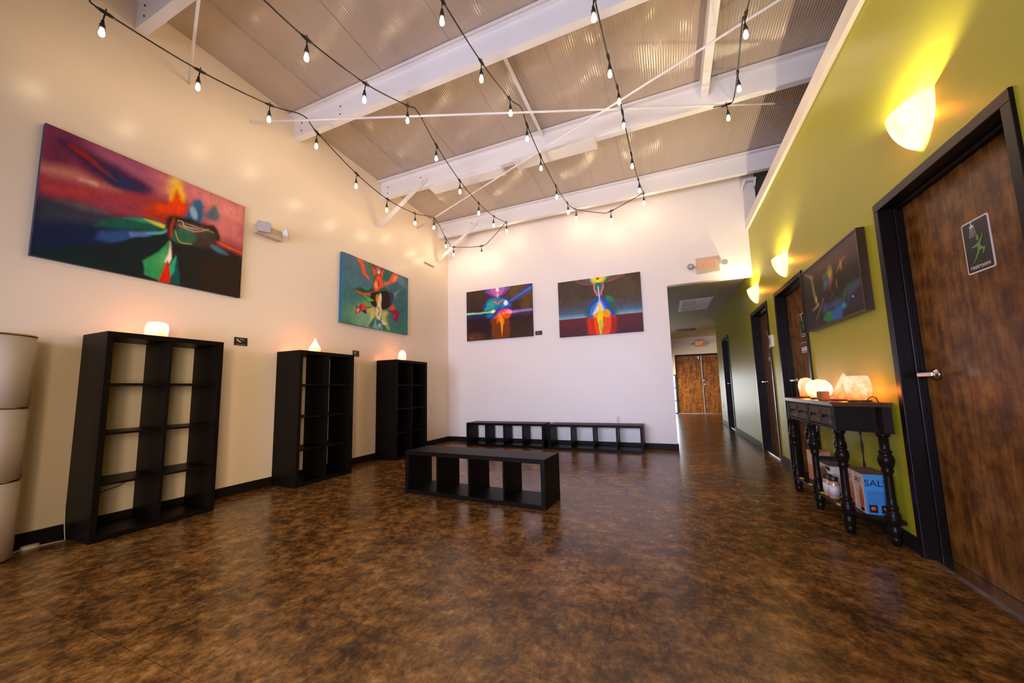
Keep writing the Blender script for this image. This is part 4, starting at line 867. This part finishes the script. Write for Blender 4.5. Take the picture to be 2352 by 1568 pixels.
for a,b in ((4.052,4.286),(3.822,4.048),(3.528,3.758),(3.294,3.524)):
    dr=MB().box(5.086,5.10,a+.002,b-.002,.690,.814).build('drawer',M['drawer'],tb,bevel=.003)
    c=(a+b)/2
    or_=MB()
    for sy in (-1,1):
        for k,(dy,z0,z1) in enumerate(((.098,.705,.735),(.090,.715,.728),(.098,.772,.80))): or_.tube([(5.085,c+sy*dy,z0),(5.084,c+sy*(dy-.012),(z0+z1)/2),(5.085,c+sy*(dy-.004),z1)],.002,5)
    or_.build('ornament',M['brass'],dr)
    MB().tube([(5.085,c-.026,.755),(5.070,c-.024,.752),(5.066,c,.744),(5.070,c+.024,.752),(5.085,c+.026,.755)],[.006,.005,.006,.005,.006],8).lathe([(.004,0),(.008,.006),(.004,.012)],(5.066,c,.738),10).build('handle',M['iron'],dr)
LEG=[(.030,.668),(.033,.660),(.033,.650),(.024,.643),(.0235,.575),(.026,.566),(.033,.558),(.033,.548),(.027,.541),(.036,.528),(.040,.508),(.040,.498),(.034,.470),(.026,.452),(.030,.443),(.030,.434),(.022,.424),(.0215,.40),(.0225,.28),(.024,.232),(.031,.224),(.031,.214),(.024,.206),(.033,.192),(.036,.176),(.036,.152),(.036,.128),(.030,.122),(.026,.112),(.034,.096),(.036,.080),(.030,.062),(.026,.050),(.030,.040),(.030,.026),(.022,.012),(.020,0)]
for x,y in ((5.107,3.262),(5.107,3.79),(5.107,4.318),(5.272,3.112),(5.272,4.468),(5.272,3.79)):
    MB().lathe(LEG,(x,y,0),20).build('leg',M['darkwood'],tb)
MB().prism(inset(.02),.132,.155).build('lower_shelf',M['darkwood'],tb,bevel=.004)
# ------------------------------------------------------------------ goods on the lower shelf
Z0=.155
def decal(o,ux,uy,pts,material,name,parent,lift=.0006):
    o,ux,uy=Vector(o),Vector(ux).normalized(),Vector(uy).normalized(); n=ux.cross(uy)
    b=[tuple(o+ux*a+uy*c) for a,c in pts]; t=[tuple(o+ux*a+uy*c+n*lift) for a,c in pts]; k=len(pts)
    mb=MB().add(b+t,[tuple(range(k,2*k))]+[(i,(i+1)%k,(i+1)%k+k,i+k) for i in range(k)])
    return mb.build(name,material,parent)
lampshape=[(0,-.062),(.016,-.056),(.024,-.03),(.027,0),(.024,.03),(.017,.052),(.006,.062),(-.004,.063),(-.015,.054),(-.021,.030),(-.023,0),(-.022,-.03),(-.014,-.056)]
def salt_box(y,label,first):
    x0,x1,y0,y1,h=5.168,5.308,y,y+.128,.245
    r=thing('lamp_box',((x0+x1)/2,(y0+y1)/2,Z0),label,'box','salt lamp cartons')
    MB().box(x0,x1,y0,y1,Z0,Z0+h-.002).build('carton',M['boxbeige'],r,bevel=.002)
    MB().box(x0+.001,x1-.001,y0+.001,y1-.001,Z0+h-.002,Z0+h).build('top_flap',M['cardtop'],r)
    # front toward the room (-x): picture and lettering
    decal((x0-.0004,(y0+y1)/2-.02,Z0+.088),(0,-1,0),(0,0,1),[(a*1.05,c*1.25) for a,c in lampshape],M['lampprint'],'lamp_picture',r)
    decal((x0-.0004,(y0+y1)/2-.02,Z0+.010),(0,-1,0),(0,0,1),ellipse(0,.008,.026,.009,16),M['iron'],'lamp_foot_picture',r)
    text('lettering','SALT',.042,M['blackprint'],r,basis((x0-.0006,(y0+y1)/2+.012,Z0+.196),(0,-1,0),(0,0,1)),.0004)
    for k,(z,wd) in enumerate(((.166,.030),(.156,.034),(.120,.030),(.110,.026),(.080,.030),(.070,.022))):
        decal((x0-.0004,y1-.008,Z0+z),(0,-1,0),(0,0,1),[(0,0),(wd,0),(wd,.0022),(0,.0022)],M['greyprint'],'small_print',r)
    if first:
        s=MB().box(x0+.001,x1-.001,y0-.002,y0,Z0+.001,Z0+h-.003).build('side_panel',M['boxblue'],r)
        text('lettering','SALT',.056,M['blackprint'],r,basis((x0+.066,y0-.0026,Z0+.190),(1,0,0),(0,0,1)),.0004,sx=1.0)
        for k in range(9):
            z=.138-.0088*k+(0 if k<4 else -.004); wd=(.11,.108,.112,.09,.10,.112,.105,.11,.06)[k]
            decal((x0+.014,y0-.0024,Z0+z),(1,0,0),(0,0,1),[(0,0),(wd,0),(wd,.0018),(0,.0018)],M['boxblue'] if 0 else M['blackprint'],'small_print',r,.0003)
        for k,cx in enumerate((.036,.096)):
            decal((x0+cx,y0-.0024,Z0+.035),(1,0,0),(0,0,1),[(-.021,-.024),(.021,-.024),(.021,.024),(-.021,.024)],M['blackprint'],'picture',r)
            decal((x0+cx,y0-.0032,Z0+.037),(1,0,0),(0,0,1),ellipse(0,0,.012,.011,18),M['lampprint'],'lamp_picture',r)
    return r
salt_box(3.170,'salt lamp carton with its blue side toward the room end, nearest on the lower shelf',True)
salt_box(3.300,'peach salt lamp carton standing behind the one with the blue side',False)
# white carton with a brown picture, behind two jars
r=thing('picture_box',(5.215,3.74,Z0),'white carton with a large brown picture on the lower shelf behind the jars','box')
x0,x1,y0,y1,h=5.150,5.300,3.660,3.900,.20
MB().box(x0,x1,y0,y1,Z0,Z0+h-.003).build('carton',M['boxwhite'],r,bevel=.002)
MB().box(x0+.001,(x0+x1)/2-.001,y0+.001,y1-.001,Z0+h-.003,Z0+h).box((x0+x1)/2+.001,x1-.001,y0+.001,y1-.001,Z0+h-.003,Z0+h).build('top_flap',M['cardtop'],r)
decal((x0-.0004,y1-.010,Z0+.014),(0,-1,0),(0,0,1),[(0,.03),(.05,0),(.13,.0),(.19,.035),(.20,.09),(.17,.14),(.10,.165),(.03,.14),(0,.10)],M['boxbrown'],'picture',r)
decal((x0-.0004,y1-.150,Z0+.165),(0,-1,0),(0,0,1),[(0,0),(.10,0),(.10,.026),(0,.026)],M['blackprint'],'title_bar',r)
for k in range(4): decal((x0+.022+.007*(k%2),y0-.0004,Z0+.05+.02*k),(1,0,0),(0,0,1),[(0,0),(.010,0),(.010,.012),(0,.012)],M['blackprint'],'small_print',r)
for i,(x,y,l) in enumerate(((5.115,3.60,'salt jar with a black lid by the white carton, partly hidden by the other'),(5.122,3.52,'salt jar with a black lid and pale label, in front of the other jar'))):
    r=thing('salt_jar',(x,y,Z0),l,'jar','jars of pink salt')
    MB().lathe([(.030,0),(.032,.004),(.032,.105),(.025,.120),(.024,.126)],(x,y,Z0),20).build('jar',M['jarglass'],r)
    MB().lathe([(.0326,.030),(.0326,.092)],(x,y,Z0),20).build('label_band',M['jarlabel'],r)
    MB().lathe([(.027,.122),(.028,.124),(.028,.147),(.026,.150)],(x,y,Z0),20).build('lid',M['black'],r)
r=thing('print_box',(5.25,4.20,Z0),'tall salmon pink carton at the far end of the lower shelf','box')
MB().box(5.155,5.285,4.06,4.18,Z0,Z0+.25).build('carton',M['boxpink'],r,bevel=.002)
MB().box(5.1535,5.155,4.065,4.175,Z0+.13,Z0+.245).build('pale_label',M['boxbeige'],r)
r=thing('basket',(5.245,3.98,Z0),'low black open tray between the white carton and the salmon carton','tray')
t=MB().box(5.155,5.30,3.915,4.045,Z0,Z0+.006)
for q in ((5.155,5.161,3.915,4.045),(5.294,5.30,3.915,4.045),(5.161,5.294,3.915,3.921),(5.161,5.294,4.039,4.045)): t.box(*q,Z0+.006,Z0+.215)
t.build('tray',M['black'],r)
for i,(x,y,l) in enumerate(((5.092,4.147,'yellow oval sticker on the lower shelf, farthest from the near end'),(5.090,3.923,'yellow oval sticker on the lower shelf by the middle front leg'),(5.092,3.655,'yellow oval sticker on the lower shelf in front of the white carton'),(5.090,3.345,'yellow oval sticker on the lower shelf beside the near front leg'))):
    tag(MB().prism(ellipse(x,y,.014,.034),Z0,Z0+.0012).build('price_sticker',M['yellow']),l,'sticker','yellow stickers on the table shelf')
# tangle of lamp cords hanging behind the table
cm=MB()
for k in range(4):
    cm.tube([(5.27+.006*k,3.42+.012*k,.84),(5.275,3.40+.02*k,.70),(5.262+.008*k,3.405+.012*k,.55),(5.28,3.41+.015*k,.36),(5.268+.01*k,3.45,.26),(5.29,3.50+.01*k,.165)],.004,6)
tag(cm.build('cord_bundle',M['blackrub']),'bundle of dark lamp cords hanging behind the console table','cord')
# ------------------------------------------------------------------ floor lamp
fx,fy,fr=.172,.868,.155
r=thing('floor_lamp',(fx,fy,0),'tall pale drum floor lamp with brass rings by the left wall','lamp')
MB().lathe([(fr-.02,0),(fr-.02,.02)],(fx,fy,0),36).build('base',M['iron'],r)
zz=[.012,.488,.938,1.400]
for a,b in zip(zz,zz[1:]):
    MB().lathe([(fr,a+.004),(fr,b-.004),(fr-.003,b-.004),(fr-.003,a+.004)],(fx,fy,0),48).build('shade',M['shade'],r)
for z in (.488,.938,1.400):
    MB().lathe([(fr-.006,z-.006),(fr+.003,z-.006),(fr+.003,z+.006),(fr-.006,z+.006),(fr-.006,z-.006)],(fx,fy,0),48).build('ring',M['brass'],r)
MB().tube([(.12,1.03,.004),(.07,1.09,.004),(.10,1.20,.004),(.12,1.27,.004),(.06,1.285,.03),(.030,1.288,.10),(.020,1.287,.20)],.0035,6).build('cord',M['whiteplastic'],r)
MB().prism(ellipse(.085,1.12,.022,.042),0,.022).build('foot_switch',M['whiteplastic'],r,bevel=.006)
def cord(label,pts,rad=.003,m='blackrub'): return tag(MB().tube(pts,rad,6).build('cable',M[m]),label,'cable')
cord('black cord drooping inside the lowest left cube of the bookshelf beside the floor lamp',[(.03,1.335,.375),(.05,1.36,.30),(.06,1.45,.275),(.05,1.56,.30),(.03,1.655,.345)])
cord('black cord hanging in the lowest cube of the middle bookshelf',[(.03,2.885,.385),(.05,2.89,.30),(.04,2.905,.20),(.05,2.895,.12),(.06,2.91,.045)])
# ------------------------------------------------------------------ things on the walls
def plate_left(label,y0,y1,z0,z1):
    r=thing('wall_sign',(.0,(y0+y1)/2,(z0+z1)/2),label,'sign','small dark cards on the left wall')
    MB().box(.0,.006,y0,y1,z0,z1).build('card',M['blackprint'],r)
    w,h=y1-y0,z1-z0
    decal((.0064,y0,z0),(0,1,0),(0,0,1),[(.14*w,.76*h),(.20*w,.58*h),(.36*w,.44*h),(.54*w,.40*h),(.50*w,.48*h),(.36*w,.56*h),(.26*w,.68*h),(.22*w,.80*h)],M['whitevinyl'],'swoosh_mark',r)
    for a,b,c in ((.30,.72,.80),(.45,.80,.70),(.12,.85,.10)): decal((.0064,y0,z0),(0,1,0),(0,0,1),[(a*w,c*h),(b*w,c*h),(b*w,c*h+.004),(a*w,c*h+.004)],M['greyprint'],'small_print',r)
plate_left('small black card with a pale swoosh beside the bookshelf nearest the floor lamp',2.374,2.505,1.503,1.588)
plate_left('small black card with a pale swoosh just past the middle bookshelf',3.955,4.071,1.503,1.588)
r=thing('wall_sign',(1.945,B,2.01),'small dark caption plate on the back wall between the two paintings','sign')
MB().box(1.878,2.010,B-.007,B,1.972,2.048).build('card',M['blackprint'],r)
for a,b,c in ((.02,.055,2.028),(.03,.10,2.010),(.02,.075,1.99)): decal((1.878,B-.0074,0),(1,0,0),(0,0,1),[(a,c),(b,c),(b,c+.004),(a,c+.004)],M['greyprint'],'small_print',r)
r=thing('power_outlet',(3.272,B,.46),'white power outlet on the back wall above a low bench','outlet')
MB().prism(rrect(3.237,3.307,.402,.517,.005),B-.006,B,ax='y').build('cover_plate',M['whiteplastic'],r,bevel=.0015)
for z in (.436,.484): MB().prism(ellipse(3.272,z,.017,.015,16),B-.009,B-.005,ax='y').box(3.265,3.267,B-.0096,B-.008,z,z+.008).box(3.277,3.279,B-.0096,B-.008,z,z+.008).build('socket_face',M['greyplastic'],r)
r=thing('wall_plate',(0,5.88,.63),'pale blank cover plate low on the left wall near the corner','wall plate')
MB().prism(rrect(5.845,5.915,.562,.697,.005),0,.007,ax='x').build('cover_plate',M['whiteplastic'],r,bevel=.0015)
MB().box(.007,.009,5.870,5.890,.61,.65).build('paddle',M['whiteplastic'],r)
r=thing('power_outlet',(G,11.05,.455),'dark slim outlet on the far hall wall past the last hall door','outlet')
MB().prism(rrect(11.01,11.09,.40,.51,.005),G-.006,G,ax='x').build('cover_plate',M['iron'],r)
# emergency light on the left wall
r=thing('emergency_light',(0,2.64,2.80),'beige twin-head emergency light on the left wall beside the large painting','emergency light')
MB().prism([(2.505,2.752),(2.795,2.752),(2.795,2.862),(2.505,2.862)],0,.075,ax='x').build('housing',M['greyplastic'],r,bevel=.008)
def em_head(c,d,w,parent,round_=False):
    d=Vector(d).normalized(); u=d.cross(Vector((0,0,1))).normalized(); v=u.cross(d); c=Vector(c)
    pts=ellipse(0,0,w/2,w/2,20) if round_ else rrect(-w/2,w/2,-w/2,w/2,.015)
    k=len(pts)
    def ring(s,t): return [tuple(c+u*(a*s)+v*(b*s)+d*t) for a,b in pts]
    mb=MB().add(ring(.55,-.055)+ring(1,0),[tuple(range(k))]+[(i,(i+1)%k,(i+1)%k+k,i+k) for i in range(k)])
    h=mb.build('lamp_head',M['whiteplastic'],parent)
    MB().add(ring(.97,-.004)+ring(.97,.006),[tuple(range(k,2*k))]+[(i,(i+1)%k,(i+1)%k+k,i+k) for i in range(k)]).build('lens',M['clear'],h)
em_head((.118,2.545,2.82),(.75,-.42,.15),.13,r); em_head((.105,2.83,2.85),(.55,.75,.18),.115,r,True)
MB().lathe([(.005,0),(.005,-.004)],(.05,2.60,2.752),10).build('indicator',M['redletter'],r)
# exit signs
def exit_sign(x0,x1,z0,z1,y,label,glow,lx):
    r=thing('exit_sign',((x0+x1)/2,y,(z0+z1)/2),label,'exit sign','exit signs with twin lamps')
    MB().box(x0,x1,y-.05,y,z0,z1).build('housing',M['greyplastic'],r,bevel=.006)
    h=z1-z0
    text('lettering','EXIT',h*.74,glow,r,basis(((x0+x1)/2,y-.0505,(z0+z1)/2+h*.02),(1,0,0),(0,0,1)),.002,bold=.002,sx=.72)
    for x in lx:
        MB().lathe([(.014,0),(.014,-.03),(.030,-.035),(.043,-.060),(.043,-.066)],(x,y-.005,(z0+z1)/2),22,'y').build('lamp_head',M['iron'] if x<x0 else M['whiteplastic'],r)
        MB().lathe([(.0,-.058),(.020,-.060),(.036,-.067),(.0385,-.067)],(x,y-.005,(z0+z1)/2),22,'y').build('reflector',M['clear'],r)
        MB().box(min(x,(x0+x1)/2),max(x,(x0+x1)/2),y-.028,y-.008,(z0+z1)/2-.012,(z0+z1)/2+.012).build('arm',M['greyplastic'],r)
    return r
exit_sign(4.588,4.905,2.728,2.975,B,'pale exit sign with two lamps above the hall opening',M['redletterdim'],(4.505,4.975))
exit_sign(5.02,5.325,2.36,2.59,D,'red lit exit sign on the far wall above the double doors',M['redletter'],(4.955,5.39))
# thermostat
r=thing('thermostat',(G,5.735,1.53),'white thermostat on the green wall between the two farther restroom doors','thermostat')
MB().prism(rrect(5.660,5.785,1.455,1.608,.012),G-.026,G,ax='x').build('case',M['whiteplastic'],r,bevel=.004)
MB().box(G-.0275,G-.026,5.735,5.765,1.49,1.575).build('display',M['darkvent'],r)
# door signs
def man(parent,o,s,ux=(0,-1,0),uy=(0,0,1)):
    body=[(-.44,.02),(-.28,.09),(-.08,.12),(.09,.21),(.26,.36),(.40,.58),(.45,.72),(.38,.44),(.25,.24),(.16,.10),(.17,-.02),(.26,-.10),(.44,-.14),(.37,-.26),(.24,-.44),(.22,-.36),(.27,-.20),(.10,-.20),(-.06,-.40),(-.26,-.62),(-.52,-.82),(-.57,-.84),(-.30,-.58),(-.11,-.28),(-.02,-.10),(-.04,.0),(-.18,.0)]
    decal(o,ux,uy,[(a*s,b*s) for a,b in body],M['greenprint'],'dancing_figure',parent)
    o2=Vector(o)+Vector(ux)*(.045*s)+Vector(uy)*(.40*s)
    decal(o2,ux,uy,ellipse(0,0,.085*s,.125*s,18),M['greenprint'],'figure_head',parent)
def restroom_sign(yc,label):
    x=G+.10; w,h=.165,.248; z0=1.482
    r=thing('restroom_sign',(x,yc,z0),label,'sign','restroom signs on the doors')
    MB().prism(rrect(yc-w/2,yc+w/2,z0,z0+h,.010),x-.003,x,ax='x').build('border',M['whitevinyl'],r)
    MB().prism(rrect(yc-w/2+.007,yc+w/2-.007,z0+.007,z0+h-.007,.006),x-.0036,x-.003,ax='x').build('plate',M['blackprint'],r)
    ux,uy=(0,-1,0),(0,0,1); xo=x-.0040
    man(r,(xo,yc-.004,z0+.118),.098)
    sh=MB()
    def ln(a,b,wd):
        a,b=Vector((xo-.0004,yc-a[0],z0+a[1])),Vector((xo-.0004,yc-b[0],z0+b[1])); sh.bar(a,b,.0006,wd)
    ln((-.017,.241),(-.017,.224),.005); ln((-.030,.219),(-.004,.219),.009)
    for k,(a,b) in enumerate(((-.029,-.037),(-.023,-.027),(-.017,-.017),(-.011,-.006),(-.005,.006))):
        for j in range(5):
            t0,t1=j/5,j/5+.12; ln((a+(b-a)*t0,.212-.046*t0),(a+(b-a)*t1,.212-.046*t1),.0022)
    sh.build('shower_mark',M['whitevinyl'],r)
    text('lettering','restroom',.031,M['whitevinyl'],r,basis((xo-.0002,yc,z0+.028),(0,-1,0),(0,0,1)),.0003)
restroom_sign(2.412,'restroom sign with green dancing figure on the nearest green wall door')
restroom_sign(4.885,'narrow-looking restroom sign on the door behind the console table')
restroom_sign(6.35,'restroom sign on the farther door, next to the thermostat')
def name_plate(yc,label,txt):
    x=G+.10; w,h,z0=.20,.110,1.312
    r=thing('door_plate',(x,yc,z0),label,'sign','door name plates')
    MB().box(x-.003,x,yc-w/2,yc+w/2,z0,z0+h).build('border',M['whitevinyl'],r)
    MB().box(x-.0036,x-.003,yc-w/2+.005,yc+w/2-.005,z0+.062,z0+h-.006).box(x-.0036,x-.003,yc-w/2+.005,yc+w/2-.005,z0+.009,z0+.016).build('plate',M['blackprint'],r)
    text('lettering',txt,.032,M['greyprint'],r,basis((x-.0040,yc+.022,z0+.084),(0,-1,0),(0,0,1)),.0003)
    decal((x-.0042,yc-.070,z0+.084),(0,-1,0),(0,0,1),[(-.018,.004),(-.010,.014),(.006,.016),(.018,.006),(.014,-.006),(.006,.002),(-.004,.006),(-.012,-.004)],M['greenprint'],'leaf_mark',r)
name_plate(4.905,'black and white name plate with a green mark on the door behind the console table','serenity')
name_plate(6.375,'black and white name plate on the farther door beside the thermostat','serenity')
# sconces
def sconce(y,label):
    r=thing('wall_sconce',(G,y,2.26),label,'wall lamp','amber glass sconces on the green wall')
    n=24; rows=[]
    for j in range(13):
        t=j/12; z=2.375-.225*t; k=(1-t**1.75)**.62 if t<1 else .05
        k=max(k,.05); rows.append([(G-.004-.112*k*math.sin(PI*i/n),y+.132*k*math.cos(PI*i/n),z+.012*math.cos(2*PI*i/n)*(1-t)) for i in range(n+1)])
    vs=[p for q in rows for p in q]; fs=[(j*(n+1)+i,j*(n+1)+i+1,(j+1)*(n+1)+i+1,(j+1)*(n+1)+i) for j in range(12) for i in range(n)]
    s=MB().add(vs,fs,0,True).build('shade',M['sconce'],r)
    so=s.modifiers.new('thick','SOLIDIFY'); so.thickness=.004
    MB().box(G-.006,G,y-.035,y+.035,2.24,2.32).lathe([(.012,2.24),(.012,2.295)],(G-.062,y,0),12).box(G-.062,G-.004,y-.006,y+.006,2.238,2.248).build('bracket',M['iron'],r)
    MB().lathe([(0,2.295),(.014,2.30),(.018,2.32),(.015,2.345),(.0,2.358)],(G-.062,y,0),14).build('bulb',M['sconcebulb'],r)
    for sy in (-1,): MB().lathe([(.006,0),(.006,-.012)],(G-.012,y+sy*.118,2.378),10,'x').build('clip',M['iron'],r)
    return r
sconce(2.475,'amber glass wall sconce above the nearest door')
sconce(4.895,'amber glass wall sconce above the door behind the console table')
sconce(6.325,'amber glass wall sconce just inside the hall, above the farther door')
# hall ceiling fittings
r=thing('ceiling_troffer',(4.69,8.9,2.72),'unlit louvred light panel in the hall ceiling','ceiling light')
f=MB()
for q in ((4.39,4.43,8.30,9.52),(4.95,4.99,8.30,9.52),(4.43,4.95,8.30,8.34),(4.43,4.95,9.48,9.52)): f.box(*q,2.712,2.7245)
f.build('frame',M['trim'],r)
lv=MB()
for k in range(6): lv.box(4.43,4.95,8.43+.185*k,8.50+.185*k,2.706,2.7245)
lv.box(4.68,4.70,8.34,9.48,2.709,2.7245); lv.build('louvre',M['trim'],r)
MB().box(4.43,4.95,8.34,9.48,2.7235,2.7246).build('reflector',M['darkvent'],r)
tag(MB().box(4.39,4.95,12.62,13.12,2.715,2.7245).build('air_vent',M['darkvent']),'dark square air vent in the hall ceiling near the far doors','vent')
# ------------------------------------------------------------------ daylight, added side fill and camera
wd=bpy.data.worlds.new('sky'); SC.world=wd; wd.use_nodes=True
bg=wd.node_tree.nodes['Background']; bg.inputs['Color'].default_value=(.62,.78,1,1); bg.inputs['Strength'].default_value=3
def area(name,loc,aim,sx,sy,power,col,spread=PI):
    l=bpy.data.lights.new(name,'AREA'); l.shape='RECTANGLE'; l.size=sx; l.size_y=sy; l.energy=power; l.color=col; l.spread=spread
    o=bpy.data.objects.new(name,l); COL.objects.link(o); o.location=loc
    o.rotation_euler=(Vector(aim)-Vector(loc)).to_track_quat('-Z','Y').to_euler(); return o
area('daylight_rear',(2.7,YN-.35,1.25),(2.5,6.4,1.6),3.3,1.9,160,(.74,.72,.96),1.6)
area('side_fill',(G+.45,-1.4,1.25),(0,4.5,.7),1.8,1.9,48,(1,.72,.46),.95)  # added warm fill that lifts the lower left wall, no known source
area('daylight_hall',(1.8,14.1,.8),(6,15.2,.7),1.3,1.4,105,(1,.74,.42),1.0)
area('daylight_sidelight',(3.8,D+.45,.75),(3.9,8,.4),.9,1.35,45,(1,.95,.9))
cam=bpy.data.cameras.new('camera'); co=bpy.data.objects.new('camera',cam); COL.objects.link(co)
R_=Vector((0.91588049,0.40087353,-0.02152518)); U_=Vector((0.06323439,-0.09110788,0.99383136)); F_=Vector((-0.39643957,0.91159189,0.10879293))
co.matrix_world=Matrix(((R_.x,U_.x,-F_.x,4.0682),(R_.y,U_.y,-F_.y,0),(R_.z,U_.z,-F_.z,.9866),(0,0,0,1)))
cam.sensor_width=36; cam.sensor_fit='HORIZONTAL'; cam.lens=36*856.21/2352; cam.shift_x=(1176-1159.06)/2352; cam.shift_y=(801.02-784)/2352
cam.clip_start=.02; SC.camera=co
SC.view_settings.view_transform='Standard'; SC.view_settings.look='None'; SC.view_settings.gamma=1; SC.view_settings.exposure=0
SC.view_settings.use_curve_mapping=False
SC.cycles.max_bounces=8; SC.cycles.diffuse_bounces=5; SC.cycles.glossy_bounces=4; SC.cycles.sample_clamp_indirect=6; SC.cycles.caustics_reflective=False; SC.cycles.caustics_refractive=False
SC.cycles.use_denoising=True
